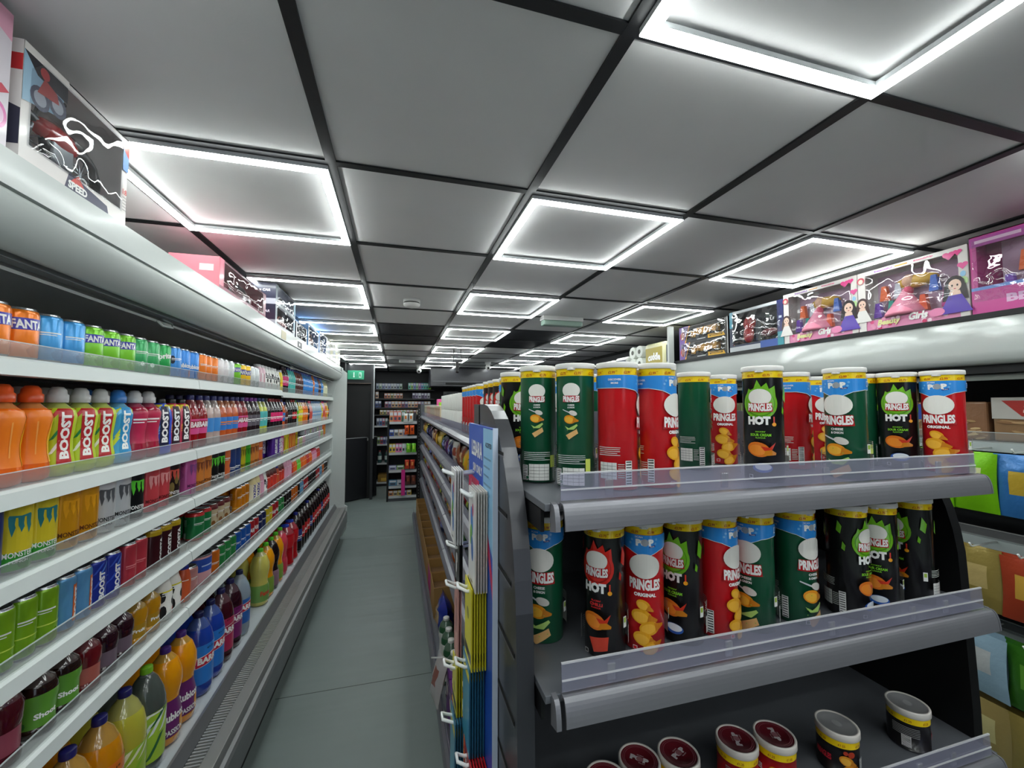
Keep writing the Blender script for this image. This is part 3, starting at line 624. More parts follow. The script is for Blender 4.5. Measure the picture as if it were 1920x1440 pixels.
def seq(y, *ks):
    """expands 'kind*count' strings (with '@y' to jump) into kind, y pairs using the real widths"""
    R = {'l_': .056}
    o = []; prev = None
    for s in ks:
        if s[0] == '@': y = float(s[1:]); prev = None; continue
        k, n = (s.split('*')+['1'])[:2]; r = WID[k]
        for _ in range(int(n)):
            if prev is not None: y += prev+r+.0035
            o.append((k, y)); prev = r
    return o
WID = {}
for k in KINDS:
    c = KINDS[k]; cl = c[0].__closure__; dd = {n: v.cell_contents for n, v in zip(c[0].__code__.co_freevars, cl or ())}
    WID[k] = dd['sz'][1] if 'sz' in dd else dd.get('r', .052)
row(seq(1.08, 'fanta_o*2', 'blue_c*2', 'fanta_g*3', 'sprite_b*2', 'sprite', 'blue_s', 'rubic_b*2', '@1.985', 'or_tall*3', 'wh_slim*2', 'wh_c', '@2.38', 'fanta_g', 'fanta_y*2', 'wh_c*2', 'pk_bt*2', 'cow*5', 'yel_bt', '@3.26', 'dkpk*2', 'teal*3', 'tea*4', 'bl_bt*6', 'or_bt', 'bl_bt*3', 'tea*2', 'bl_bt*2', 'yw_bt*4'),
    SH[0], -.771, SHN[0], 'drinks on the top cooler shelf')
row(seq(1.05, 'sp_pk', 'sp_or*2', 'sp_gr*3', 'sp_bl', 'sp_rd*2', '@1.726', 'bo_bl', 'bo_rd*2', '@1.94', 'ba_rd*2', 'ba_cl*2', 'ba_or*3', 'ba_rd*2', 'ba_pp*3', 'ba_lm*2', 'cola_k', 'cola_m*4', 'ba_or', 'tea', 'cola_k*2', 'cola_r*2', 'gn_bt', 'ye_bt*2', 'or_bt*3', 'cola_k', 'pk2*2', 'wa_bt*7', 'ye_bt', 'pk2*2', 'or_bt*2', 'ye_bt', 'cola_r'),
    SH[1], -.771, SHN[1], 'bottles on the second cooler shelf', second=1, keep=lambda k: k not in ('wa_bt', 'cola_k'))
row(seq(1.09, 'm_db', 'm_gy*2', 'm_go*2', 'm_wh*2', 'm_bk', '@1.66', 'm_rd*2', 'm_mu', '@1.93', 'm_pk', 'm_or*2', 'm_bk*2', 'm_of', 'm_bl*2', 'm_yl', 'm_gn', 'm_or*2', 'm_of', '@3.1', 'r_pu*2', 'r_mg', 'r_ye*2', 'r_or*3', 'm_yl', 's_pk', 's_gn*2', 's_pk*2', 's_si*11', 's_pk*2', 's_gn*2', 's_si', 'r_or*2'),
    SH[2], -.771, SHN[2], 'cans on the third cooler shelf', second=1)
sq = [('s_si', y) for k, y in seq(3.90, 's_si*16')]
for i, (k, y) in enumerate(sq): put(['s_si', 's_pk', 's_gn'][i % 3 if i % 2 else 0], (-.796, y, SH[2]+.0908), random.uniform(-1, 0), 'stacked on cans, third cooler shelf', 'cans on the third cooler shelf')
row(seq(1.08, 'b_gn*4', '@1.308', 'b_bo*2', 'b_bl', '@1.48', 'b_bl', '@1.56', 'b_rd*2', '@1.7', 'cost*3', '@2.02', 'r_gn*2', 'crm*3', '@2.45', 'amb*3', '@2.68', 'yaz*2', 'yzp', 'cow', 'yzr*3', 'st', 'yzr*2', 'yzp*3', 'jr', 'jo*2', 'jg*2', 'jo*4', 'jr*2', 'jo*2', 'jp*4', 'jr*3'),
    SH[3], -.773, SHN[3], 'drinks on the fourth cooler shelf', second=1)
row(seq(1.17, 'q_dr', '@1.27', 'q_gd*2', 'q_ro', 'q_pu*2', 'q_ye*2', '@1.79', 'fj*2', '@1.93', 'st', 'pkc', '@2.11', 'cot', 'c_or', 'c_gn*3', 'c_bl*3', 'c_rd*2', 'c_nv*2', 'c_yl*2', 'c_rd*2', 'c_gn*2', 'c_bk*3', 'c_or*3', 'c_bk', 'c_lb*2', 'c_rd*3', 'c_bk*5', 'c_rd*3', 'c_lb*2', 'c_or*2', 'c_bk*3'),
    SH[4], -.776, SHN[4], 'drinks on the fifth cooler shelf', second=1)
row(seq(1.12, 'l_or*4', 'l_yg', 'l_gg', 'l_ru*2', '@2.06', 'l_bl*2', 'l_ma', 'l_pu', 'l_wa', '@2.85', 'l_cr', 'l_oj', 'l_bk', 'l_oj', 'l_pk', '@3.48', 'l_rd*2', 'l_pe', 'l_co*3', 'l_pe', 'l_co*4', 'l_pe', 'l_co*4'),
    .40, -.738, SHN[5], 'large bottles on the cooler floor', second=1, jit=.12)
# ================================================================== crisp tubes
RED, GRN, BLK, YEL, BLU = 'dc1c24', '165a3c', '161516', 'f6d20a', '2f8ee0'
def crisp(cv, cx, cy, s, c='e8a01e', rot=0, c2='c87a14'):
    cv.ell(cx, cy, s, s*.72, c, 18, rot).ell(cx-s*.1, cy-s*.05, s*.72, s*.5, 'f0b43c' if c != 'd8701c' else 'e88a2c', 16, rot)
    a = math.cos(rot); b_ = math.sin(rot); cv.poly([(cx+s*.6*a-s*.45*b_, cy+s*.6*b_+s*.45*a), (cx+s*1.55*a, cy+s*1.55*b_+s*.1), (cx+s*1.5*a, cy+s*1.5*b_-s*.12), (cx+s*.55*a+s*.5*b_, cy+s*.55*b_-s*.5*a)], c2)
def tube_art(kind, H=.235, R=.0365):
    cv = Cv(); top = .214; pr = '£2.99' if kind in ('red', 'grn2') else '£2.75'; body = {'red': RED, 'grn2': GRN, 'grn': GRN, 'hotg': BLK, 'hotr': BLK}[kind]
    cv.rect(-PI*R, .198, PI*R, top, YEL)
    for k in range(8): a = (k-3.5)*PI*R/4; cv.text(pr, a-.002, .2025, .0125, .0048, 'b83a1c', off=.02).rect(a+.005, .2046, a+.0085, .2052, 'b83a1c')
    c0 = 0
    if kind in ('red', 'grn2'):
        pts = [(-PI*R, .176), (-.052, .176), (-.028, .172), (0, .160), (.028, .172), (.052, .176), (PI*R, .176)]
        cv.poly([(x, y-.001) for x, y in pts]+[(PI*R, .198), (-PI*R, .198)], W_).poly(pts+[(PI*R, .198), (-PI*R, .198)], BLU)
        cv.text('SCAN', -.009, .1945, .013, .003, W_, off=.01).text('POP', .001, .1855, .031, .012, W_, off=.07, rot=.03).ell(.0012, .1855, .0065, .0062, '9aa0a8', 14).poly([(.008,.177),(.019,.1785),(.0188,.1815),(.0085,.180)], '28308c').text('PLAY', .0138, .1792, .008, .002, W_, off=.01)
        for x, y in ((-.021,.189),(.021,.191),(-.024,.183),(.019,.184)): cv.ell(x, y, .0022, .0022, '6fb2e8', 8)
        cv.rect(.055, .182, .061, .193, 'dfe8f2').rect(.056, .184, .060, .191, BLU).text('POP', .074, .1875, .016, .008, W_, off=.05).text('DISCOVER', -.068, .190, .022, .0035, W_).text('MORE', -.068, .184, .012, .0035, W_)
        oy, ox, ty, th, tw = .146, .026, .1165, .0185, .052
    elif kind == 'grn': oy, ox, ty, th, tw = .172, .0165, .1575, .0105, .030
    else:
        fc, fd = ('6fb41e', '4a8a14') if kind == 'hotg' else ('d8281c', 'a01c14')
        cv.ell(0, .149, .031, .030, fc, 26).poly([(-.026,.160),(-.020,.178),(-.012,.172),(-.004,.194),(.003,.180),(.012,.188),(.016,.176),(.026,.182),(.028,.160)], fc).ell(0, .149, .026, .025, fd, 24).ell(0, .150, .0245, .0235, fc, 24)
        for x, y, s_ in ((-.052,.176,1),(.050,.165,1.3),(-.045,.140,.7),(.042,.135,.6),(.08,.16,1.2),(-.085,.165,1.2)): cv.poly([(x-.004*s_,y-.006*s_),(x+.003*s_,y-.012*s_),(x+.006*s_,y+.003*s_),(x-.001*s_,y+.014*s_)], fc)
        oy, ox, ty, th, tw = .161, .0195, .1425, .0145, .040
    # plain oval badge, then the name
    cv.ell(0, oy, ox, ox*.80, 'ece9e2', 26)
    if kind != 'grn': cv.poly([(-tw*.54,ty-th*.62),(-tw*.5,ty+th*.55),(0,ty+th*.42),(tw*.5,ty+th*.55),(tw*.54,ty-th*.62),(0,ty-th*.72)], 'b01018' if body != RED else 'b81018')
    else: cv.rect(-tw*.52, ty-th*.6, tw*.52, ty+th*.5, 'b81c24')
    cv.text('PRINGLES', 0, ty, tw, th, W_, off=.05, arch=-.0014)
    if kind == 'red':
        cv.text('ORIGINAL', 0, .0985, .036, .0062, W_, off=.05)
        for x, y, s_, rt in ((-.003,.081,.012,-.5),(-.006,.062,.017,-.2),(.006,.044,.016,.25),(-.004,.026,.016,-.3),(.008,.012,.014,.6)): crisp(cv, x, y, s_, 'e3a01c', rt)
    if kind in ('grn', 'grn2'):
        g = .62 if kind == 'grn' else 1; y0 = .146 if kind == 'grn' else .098
        cv.text('CHEESE', 0, y0, .020*g, .0046*g, W_).text('& ONION', 0, y0-.007*g, .020*g, .0046*g, W_)
        b_ = y0-.020*g; cv.poly([(-.026*g,b_+.006*g),(-.025*g,b_+.008*g),(-.004*g,b_),(-.005*g,b_-.003*g)], 'c8ccd0').ell(.006*g, b_-.003*g, .012*g, .007*g, 'd4cfc8', 16, -.3)
        crisp(cv, -.004*g, b_-.021*g, .017*g, 'e8921c', -.15).ell(0,0,0,0,W_) if False else crisp(cv, -.004*g, b_-.021*g, .017*g, 'e8921c', -.15)
        cv.poly([(-.018*g,b_-.040*g),(-.006*g,b_-.046*g),(.016*g,b_-.034*g),(.019*g,b_-.038*g),(.008*g,b_-.050*g),(-.010*g,b_-.050*g)], 'a8cc6c').poly([(-.015*g,b_-.066*g),(.016*g,b_-.048*g),(.020*g,b_-.060*g),(-.006*g,b_-.078*g)], 'e0b070')
        for k in range(6): cv.ell(random.uniform(-.022,.022)*g, b_-random.uniform(.01,.07)*g, .0012*g, .0008*g, '8ac04a', 6)
    if kind in ('hotg', 'hotr'):
        cv.text('HOT', -.002, .1165, .038, .0165, W_, off=.07).rect(.0215, .1125, .024, .124, 'd83a2c').ell(.0228, .1095, .0038, .0036, 'f0a01c', 10)
        w3 = ('KICKIN\'', 'SOUR CREAM', 'FLAVOUR', '7cc62a') if kind == 'hotg' else ('BLAZIN\'', 'CHILLI', 'FLAVOUR', 'd82c2c')
        cv.text(w3[0], 0, .0955, .016, .0028, w3[3]).text(w3[1], 0, .0895, .034 if kind == 'hotg' else .022, .0052, w3[3], off=.04).text(w3[2], 0, .084, .016, .0028, w3[3])
        crisp(cv, -.004, .062, .019, 'd8701c', -.25); cv.poly([(0,.068),(.014,.066),(.024,.076),(.018,.062),(.006,.060)], 'c8321c')
        if kind == 'hotg': cv.ell(.002, .028, .016, .009, '2a5cb0').ell(.003, .030, .013, .0065, 'dfe6ee')
        else: cv.poly([(-.012,.034),(.02,.040),(.018,.018),(-.004,.012)], 'c8402c')
    # back and sides: small print, nutrition table, recycling marks
    tc_ = 'c9cfc9'
    for a in ((-.078, .078) if kind != 'grn' else (-.078, .078)):
        cv.lines(a-.018, .074, a+.018, 5, .0032, tc_, .0011); cv.table(a-.016, .020, a+.012, .048); cv.lines(a+.014, .046, a+.024, 7, .0036, tc_, .0012)
    cv.lines(-.024, .058 if kind == 'grn' else -.1, .024, 5, .0034, tc_, .0011) if kind == 'grn' else None
    if kind == 'grn': cv.table(-.014, .006, .022, .036).bars(-.026, .006, -.016, .034).rect(.0235, .03, .032, .052, 'c8d860')
    cv.rect(.045, .052, .052, .070, 'e4e4e0').rect(.0462, .060, .0508, .068, '9cbc3c').bars(-.053, .012, -.043, .052)
    cv.rect(-.019, .008, -.0125, .0145, 'd8d8d8').rect(-.0182, .0088, -.0133, .0137, body)
    return cv, body
PR = [(.034,0),(.0365,.0015),(.0365,.213),(.0368,.2145)]
def mk_crisps(root, kind):
    cv, body = tube_art(kind); mb = MB(); bm_ = M(body, .3, coat=.45)
    mb.lathe([(0,.004),(.034,.004)]+PR, bm_, 48, mats=[STEEL, STEEL, STEEL, bm_, STEEL])
    cv.onto(mb, wrap(PR), .0045, lambda c: M(c, .3, coat=.45), off=.00025, d=.00011); b_ = mb.build('tube_body')
    lidm = M('e2e0dc', .35, sub=.1)
    l = MB().lathe([(.0385,.211),(.039,.2125),(.0388,.2185),(.038,.2205),(.0355,.221),(.0345,.2195),(0,.2195)], lidm, 40)
    l.prism([(.036,-.008),(.0405,-.004),(.0405,.004),(.036,.008)], .2085, .2115, 'z', lidm); l_ = l.build('plastic_lid')
    for o in (b_, l_): o.data.transform(Matrix.Scale(1.063, 4, (0, 0, 1)))
    return [b_, l_]
def mk_minitub(root, col, lidc, pop):
    H, R = .086, .0365; mb = MB(); bm_ = M(col, .35, coat=.3); mb.lathe([(0,.003),(R,.003),(R,.003),(R,H-.012),(R+.0004,H-.012)], bm_, 40)
    cv = Cv().rect(-PI*R, H-.027, PI*R, H-.012, YEL)
    for k in range(7): cv.text('£1.25', (k-3)*.032, H-.0215, .012, .0045, '9a3a1c', off=.02)
    zig = []
    cv.text('PRINGLES', 0, .034, .03, .012, W_ if pop else 'c82838', off=.05)
    crisp(cv, .04, .036, .013, 'e0901c', -.4); crisp(cv, .044, .02, .012, 'e0901c', .3)
    if not pop: cv.ell(.048, .05, .006, .006, 'b83a1c').ell(.038, .052, .004, .004, 'b83a1c')
    cv.bars(.066, .012, .078, .04); cv.lines(-.09, .052, -.045, 6, .0035, '9a9a9a', .0012); cv.bars(-.075, .01, -.06, .034)
    cv.onto(mb, wrap([(R,0),(R,H)]), .0045, lambda c: M(c, .35, coat=.3), off=.0003, d=.00012); b_ = mb.build('tub_body')
    lm = M(lidc, .3, coat=.35); l = MB().lathe([(.0375,H-.014),(.039,H-.0125),(.0388,H-.002),(.0378,H),(.035,H),(.0342,H-.0015),(0,H-.0015)], M('d8d2cc', .35), 40, mats=[None]*5+[lm])
    c2 = Cv()
    if pop:
        c2.text('SCAN', 0, .0085, .012, .002, 'b9a9a9').text('POP', 0, 0, .034, .012, 'b9b2b4', off=.08).ell(.001, 0, .0066, .006, '8a5a60', 12).text('PLAY', .006, -.009, .012, .002, 'b9a9a9')
    else: c2.ell(0, 0, .011, .009, '8f8f92').ell(0, 0, .0095, .0075, 'a3a3a4')
    for rr in (.027, .030): c2.L.append(([[((rr+e)*math.cos(a), (rr+e)*math.sin(a)) for a, e in ((t, 0), (t+.055, 0), (t+.055, .0007), (t, .0007))] for t in (k*.08 for k in range(78))], 'b0707a' if pop else '8c8c8e'))
    c2.onto(l, flat((0,0,H-.0015), (0,1,0), (-1,0,0)), 0, lambda c: M(c, .4), off=.0003, d=.0001)
    return [b_, l.build('plastic_lid')]
for k, dsc in (('red', 'blue-banded red crisp tube'), ('grn2', 'blue-banded green crisp tube'), ('grn', 'plain green crisp tube'), ('hotg', 'green-flame black crisp tube'), ('hotr', 'red-flame black crisp tube')):
    KINDS['t_'+k] = (lambda r, kk: mk_crisps(r, kk), (k,), dsc, 'crisp tube', 'crisp_tube')
KINDS['n_red'] = (lambda r: mk_minitub(r, 'c41820', '5e1620', True), (), 'small red crisp tub with maroon lid', 'crisp tub', 'crisp_tub')
KINDS['n_blk'] = (lambda r: mk_minitub(r, '161416', '8e8e8f', False), (), 'small black crisp tub with grey lid', 'crisp tub', 'crisp_tub')
EDGEP, CLIPP = sheet('f0f0f8', .15, .15, body=.42), sheet('f0f0f8', .2, .15, body=.15)
S1, S2, S3 = 1.443, 1.150, .840
def face(x, y, off=0): return math.atan2(-y, -x)+math.radians(off)
def tube(kind, x, y, z, off, lab, dx=0):
    kk = 't_'+kind; m, a, dsc, cat, name = KINDS[kk]
    if kk not in PROTO:
        r = empty(name); ch = m(r, *a)
        for c_ in ch: c_.parent = r
        kids(r, *ch); PROTO[kk] = r; o = r
    else: o = copy_tree(PROTO[kk])
    o.location = (x, y, z+.0005); o.rotation_euler = (0, 0, face(x, y, off))
    tag(o, dsc+', '+lab, cat, 'crisp tubes on the end shelves' if y < 1.03 else 'crisp tubes on the long shelving top')
# top end shelf, left to right
for t in (('hotg', .283, .985, 25, 'half hidden by the side panel, top end shelf'), ('grn', .283, .815, -4, 'leftmost on the top end shelf'), ('grn', .336, .746, -12, 'second from left on the top end shelf'),
          ('red', .404, .704, 100, 'third from left on the top end shelf, turned to its side'), ('red', .486, .700, 62, 'fourth from left on the top end shelf, mostly turned away'),
          ('grn', .708, .862, 95, 'turned away, left of the middle of the top end shelf'), ('red', .843, .920, 12, 'standing back left of the black tube, top end shelf'),
          ('hotg', .735, .688, -8, 'front middle of the top end shelf'), ('red', .948, .802, 95, 'turned sideways behind the black tube on the top end shelf'),
          ('red', 1.155, .905, 40, 'back row of the top end shelf, mostly hidden'), ('red', 1.222, .972, 60, 'furthest back on the top end shelf'),
          ('grn2', .937, .668, -22, 'front right of middle on the top end shelf'), ('grn', 1.18, .803, -20, 'behind the two right-hand tubes, top end shelf'),
          ('hotg', 1.202, .732, -2, 'second from right on the top end shelf'), ('red', 1.232, .659, -14, 'rightmost on the top end shelf')):
    tube(t[0], t[1], t[2], S1, t[3], t[4])
for t in (('grn2', .283, .782, -14, 'leftmost on the second end shelf'), ('hotr', .374, .706, -22, 'second from left on the second end shelf'), ('red', .455, .704, 4, 'third from left on the second end shelf'),
          ('hotg', .541, .702, -28, 'fourth from left on the second end shelf'), ('red', .622, .702, 58, 'fifth from left on the second end shelf, turned away'), ('grn2', .710, .698, -22, 'middle of the second end shelf'),
          ('grn2', .818, .698, 50, 'turned to its side right of middle, second end shelf'), ('hotr', .915, .775, 80, 'set back between two tubes on the second end shelf'), ('hotg', .948, .685, 62, 'third from right on the second end shelf, turned away'),
          ('hotg', 1.036, .684, -2, 'second from right on the second end shelf'), ('hotg', 1.162, .692, -48, 'rightmost on the second end shelf')):
    tube(t[0], t[1], t[2], S2, t[3], t[4])
for i, (k, x, y, r, lab) in enumerate((('n_red', .285, .705, 20, 'leftmost on the third end shelf'), ('n_red', .372, .702, 40, 'second from left on the third end shelf'), ('n_red', .452, .722, -10, 'third from left on the third end shelf'), ('n_red', .533, .714, 60, 'fourth from left on the third end shelf'),
        ('n_red', .668, .711, 110, 'fifth from left on the third end shelf'), ('n_red', .752, .700, -60, 'sixth from left on the third end shelf'), ('n_blk', .905, .688, -40, 'left one of the two black tubs'), ('n_blk', 1.120, .690, 100, 'right one of the two black tubs'))):
    o = put(k, (x, y, S3+.0005), face(x, y, r), '', ''); REG.pop(); tag(o, KINDS[k][2]+', '+lab, 'crisp tub', 'small crisp tubs on the third end shelf')
# ================================================================== end-bay shelving unit
EX0, EX1 = .225, 1.272; bay = empty('end_shelving', (.75, .85, 0))
def E(mb, name, parent=bay):
    for v in mb.bm.verts: v.co -= Vector((.75, .85, 0))
    return mb.build(name, parent)
def epanel(x0, x1, m):
    top = 1.6; pts = [(1.06,.02),(1.06,top),(.93,top)]
    for k in range(1, 13): t = PI/2*k/12; pts.append((.93-.265*math.sin(t), top-.40*(1-math.cos(t))))
    pts += [(.655,.9),(.650,.02)]; return MB().prism(pts, x0, x1, 'x', m)
SLATE = M('38393e', .33, metal=.25, coat=.15)
mb = epanel(.192, .222, SLATE)
for z in (k*.108+.10 for k in range(14)):
    mb.box(.1905, .1921, .675 if z < 1.2 else .675+(z-1.2)*.25, 1.058, z, z+.006, GAPM); mb.box(.1906, .1921, .675 if z < 1.2 else .675+(z-1.2)*.25, 1.058, z-.003, z, M('5b5c60', .4))
mb.box(.1904, .1921, .985, .989, .1, 1.598, GAPM); E(mb, 'side_panel')
E(epanel(EX1, EX1+.028, BLACK), 'side_panel')
E(MB().box(.222, EX1, 1.045, 1.06, .02, 1.58, M('56585e', .5, metal=.2)), 'back_panel')
E(MB().box(.222, EX1, .70, 1.045, .02, .14, BLACK), 'base_plinth')
for n, z in enumerate((S1, S2, S3, .5, .2)):
    s = empty('display_shelf'); s.parent = bay; x0, x1 = EX0+.006, EX1-.006
    E(MB().box(EX0, EX1, .618, 1.044, z-.012, z, GSHELF, .001), 'shelf_board', s)
    lipo = [(.621,z-.014),(.621,z+.001),(.612,z+.001)]+[(.612-.016*math.sin(t)**.8, z+.001-.044*(1-math.cos(t))**1.05) for t in (PI/2*k/8*.94 for k in range(1, 9))]
    lipi = [(y+.003, zz-.0015) for y, zz in lipo[3:]][::-1]
    mb = MB().prism(lipo+lipi, x0+.02, x1-.008, 'x', RAIL)
    for f in mb.bm.faces:
        if len(f.verts) == 4: f.smooth = False
    E(mb, 'ticket_rail', s)
    ec = [(.621,z-.045),(.621,z+.002)]+lipo[2:]
    E(MB().prism(ec, x0+.004, x0+.012, 'x', RAIL), 'rail_end_cap', s); E(MB().prism(ec, x1-.006, x1-.002, 'x', RAIL), 'rail_end_cap', s)
    ax0, ax1 = EX0+.026, EX1-.028
    mb = MB().prism([(.613,z+.0045),(.615,z+.0045),(.6175,z+.046),(.6155,z+.046)], ax0, ax1, 'x', CLEARV)
    mb.prism([(.6150,z+.045),(.6178,z+.045),(.6180,z+.0475),(.6152,z+.0475)], ax0, ax1, 'x', EDGEP).prism([(.6145,z+.020),(.6130,z+.020),(.6133,z+.0225),(.6148,z+.0225)], ax0, ax1, 'x', EDGEP)
    for x in (.33, .56, .80, 1.02, 1.12): mb.box(x, x+.014, .6140, .6180, z+.008, z+.034, CLIPP, .001)
    E(mb, 'clear_riser', s)
for x in (EX0+.004, EX1-.006):
    for z in (S1, S2, S3): E(MB().box(x-.003, x+.003, .64, 1.04, z-.05, z-.014, BLACK), 'bracket')
tag(bay, 'dark end-of-aisle shelving unit with curved sides facing the camera', 'shelving')
# ================================================================== long gondola behind it
GY1 = 5.72; gon = empty('gondola_shelving', (.735, 3.3, 0))
def G(mb, name, parent=gon):
    for v in mb.bm.verts: v.co -= Vector((.735, 3.3, 0))
    return mb.build(name, parent)
G(MB().box(.722, .748, 1.07, GY1, .14, 1.60, M('54565c', .5)), 'back_panel')
G(MB().box(.262, 1.22, 1.07, GY1, .02, .13, M('44464b', .5)), 'base_plinth')
mb = MB().box(.262, .30, GY1, GY1+.03, .02, 1.6, BLACK).box(.30, 1.2, GY1, GY1+.012, .02, 1.6, M('565a5f', .45, metal=.2))
for z in (k*.04 for k in range(3, 39)): mb.box(.278, .286, GY1-.0006, GY1+.0301, z, z+.018, M('7c7e82'))
G(mb, 'end_upright')
GS = [1.455, 1.225, 1.06, .85, .62]; LRM = M('74757e', .35, metal=.2, coat=.15)
for y0, y1 in ((1.07, 1.62), (1.62, 2.87), (2.87, 4.12), (4.12, GY1-.01)):
    for z in GS:
        s = empty('gondola_shelf'); s.parent = gon
        G(MB().box(.322, .72, y0+.003, y1-.003, z-.012, z, GSHELF), 'shelf_board', s)
        G(MB().prism([(x_+.068, z_+z) for x_, z_ in ((.262,-.013),(.262,.002),(.254,.002),(.236,-.006),(.222,-.022),(.220,-.034),(.223,-.034),(.226,-.022),(.24,-.010),(.256,-.003))], y0+.003, y1-.003, 'y', LRM), 'ticket_rail', s)
        G(MB().prism([(.320,z+.002),(.322,z+.002),(.320,z+.046),(.318,z+.046)], y0+.003, y1-.003, 'y', CLEARV), 'clear_riser', s)
G(MB().box(.232, .72, 1.07, GY1-.01, .13, .16, GSHELF).prism([(.232,.13),(.232,.165),(.22,.165),(.208,.155),(.201,.12),(.203,.09),(.232,.09)], 1.07, GY1-.01, 'y', LRM).prism([(.220,.165),(.222,.165),(.220,.215),(.218,.215)], 1.07, GY1-.01, 'y', CLEARV), 'bottom_tray')
G(MB().box(.75, 1.2, 1.07, GY1-.01, 1.443, 1.455, GSHELF).box(1.2, 1.215, 1.07, GY1-.01, 1.41, 1.46, LRM), 'shelf_board')
G(MB().box(.75, 1.2, 1.07, GY1-.01, .9, .912, GSHELF).box(1.2, 1.215, 1.07, GY1-.01, .87, .92, LRM), 'shelf_board')
tag(gon, 'long grey gondola shelving with clear risers running along the aisle', 'shelving')
TZ = GS[0]
for i in range(4): tube('grn2', .42+.084*i, 1.14, TZ, 60, 'behind the end unit on the long shelf, '+ORD[i]+' from left' if i else 'behind the end unit on the long shelf, leftmost')
for i, y in enumerate((1.27, 1.355)): tube('grn2', .37, y, TZ, 10, ('nearest' if i == 0 else 'second nearest')+' tube on top of the long gondola')
for i, y in enumerate((1.46, 1.545, 1.63)): tube('hotr', .37, y, TZ, -10, ORD[i]+' of three black tubes on the gondola top')
for i in range(6): tube('red', .37, 1.80+.08*i, TZ, 14, ORD[i]+' of six red tubes lined along the gondola top')
def mk_roll(root, h, r):
    b_ = MB().lathe([(r*.35,0),(r*.96,0),(r,.004),(r,h-.004),(r*.96,h),(r*.35,h)], M('e4e6e0', .8, bump=.2, bs=120), 22)
    return [b_.build('paper'), MB().lathe([(r*.36,h-.001),(r*.36,.001)], M('8d8a84', .9), 16).build('cardboard_core')]
KINDS['roll'] = (lambda r: mk_roll(r, .105, .055), (), 'white kitchen paper roll', 'paper roll', 'paper_roll')
for i in range(9):
    for k in range(2): put('roll', (.39, 2.40+.115*i, TZ+.0005+.106*k), 0, 'on the gondola top, '+('upper' if k else 'lower')+' layer', 'white paper rolls on the gondola')
# bags and packets
def pillow(w, h, d, col, c2, seed, gloss=.22, clearp=False):
    rnd = random.Random(seed); mb = MB(); nx, ny = 7, 8; m1, m2 = M(col, gloss, metal=.25, coat=.3, bump=.5, bs=35), M(c2, gloss, metal=.2, coat=.3, bump=.5, bs=35)
    if clearp: m1 = M(col, .15, alpha=.75, coat=.4, bump=.5, bs=35)
    for sgn in (1, -1):
        g = []
        for j in range(ny+1):
            v = j/ny; g.append([])
            for i in range(nx+1):
                u = i/nx; t = (math.sin(PI*u)**.6)*(math.sin(PI*min(1, max(0, (v-.05)/.9)))**.5) if .05 < v < .95 and 0 < u < 1 else 0
                g[j].append(mb.bm.verts.new((sgn*(d/2*t*rnd.uniform(.8, 1.15)+.0006), (u-.5)*w*(1-.08*math.sin(PI*v)), v*h)))
        for j in range(ny):
            for i in range(nx):
                q = (g[j][i], g[j][i+1], g[j+1][i+1], g[j+1][i]); f = mb.bm.faces.new(q if sgn > 0 else q[::-1]); f.smooth = True
                f.material_index = mb.mi(m2 if (2 < j < 6 and 1 < i < 5) else m1)
    return mb
def bagkind(key, w, h, d, c1, c2, desc, name='snack_bag', cat='packet', clearp=False):
    KINDS[key] = (lambda r: [pillow(w, h, d, c1, c2, hash(key) % 99 if False else sum(map(ord, key)), clearp=clearp).build('bag')], (), desc, cat, name)
for key, w_, h_, d_, c1, c2, ds in (('g_br', .13, .13, .05, '8a4a2c', 'c8a878', 'brown biscuit packet'), ('g_gd', .13, .13, .05, 'b89a2c', 'e0c86a', 'gold snack packet'), ('g_nv', .14, .13, .06, '1c2250', '8088c8', 'navy blue snack packet'),
        ('g_pu', .12, .13, .05, '4a1c60', 'd8c8e0', 'purple sweet bag'), ('g_or', .12, .12, .05, 'c8601c', 'f0c8a0', 'orange sweet bag'), ('g_yl', .12, .12, .05, 'd8a81c', 'b8c83c', 'yellow sweet bag'),
        ('g_rd', .12, .12, .05, '8c1c28', 'd87a6a', 'dark red sweet bag'), ('g_gn', .12, .12, .05, '2c5a38', 'a8b84a', 'green snack packet'), ('g_pk', .11, .11, .04, 'c85a80', 'ecd0d8', 'pink sweet bag'), ('g_wh', .12, .12, .05, 'c8c4bc', '8a3c2c', 'white and brown packet')):
    bagkind(key, w_, h_, d_, c1, c2, ds)
pal = [['g_nv','g_wh','g_pu','g_nv','g_gn','g_gd','g_gd','g_yl','g_br','g_br','g_wh'], ['g_rd','g_yl','g_or','g_wh','g_nv','g_gd','g_gn','g_rd','g_br'], ['g_rd','g_pk','g_pk','g_or','g_yl','g_rd','g_wh','g_gn'], ['g_rd','g_br','g_nv','g_rd','g_or','g_wh']]
for k, (z, ps) in enumerate(zip(GS[1:], pal)):
    y = 1.16; n = 0; plc = ['on the second', 'on the third', 'on the fourth', 'on the fifth'][k]+' gondola shelf'
    while y < 5.6:
        o = put(ps[n % len(ps)], (.358+random.uniform(0,.012), y, z+.0006), PI+random.uniform(-.35,.35), plc, 'packets on the gondola shelves'); y += .135+random.uniform(0,.02); n += 1
        o.scale = (1.15, 1, [1.15, .88, 1.1, 1.25][k]*random.uniform(.88, 1.0))
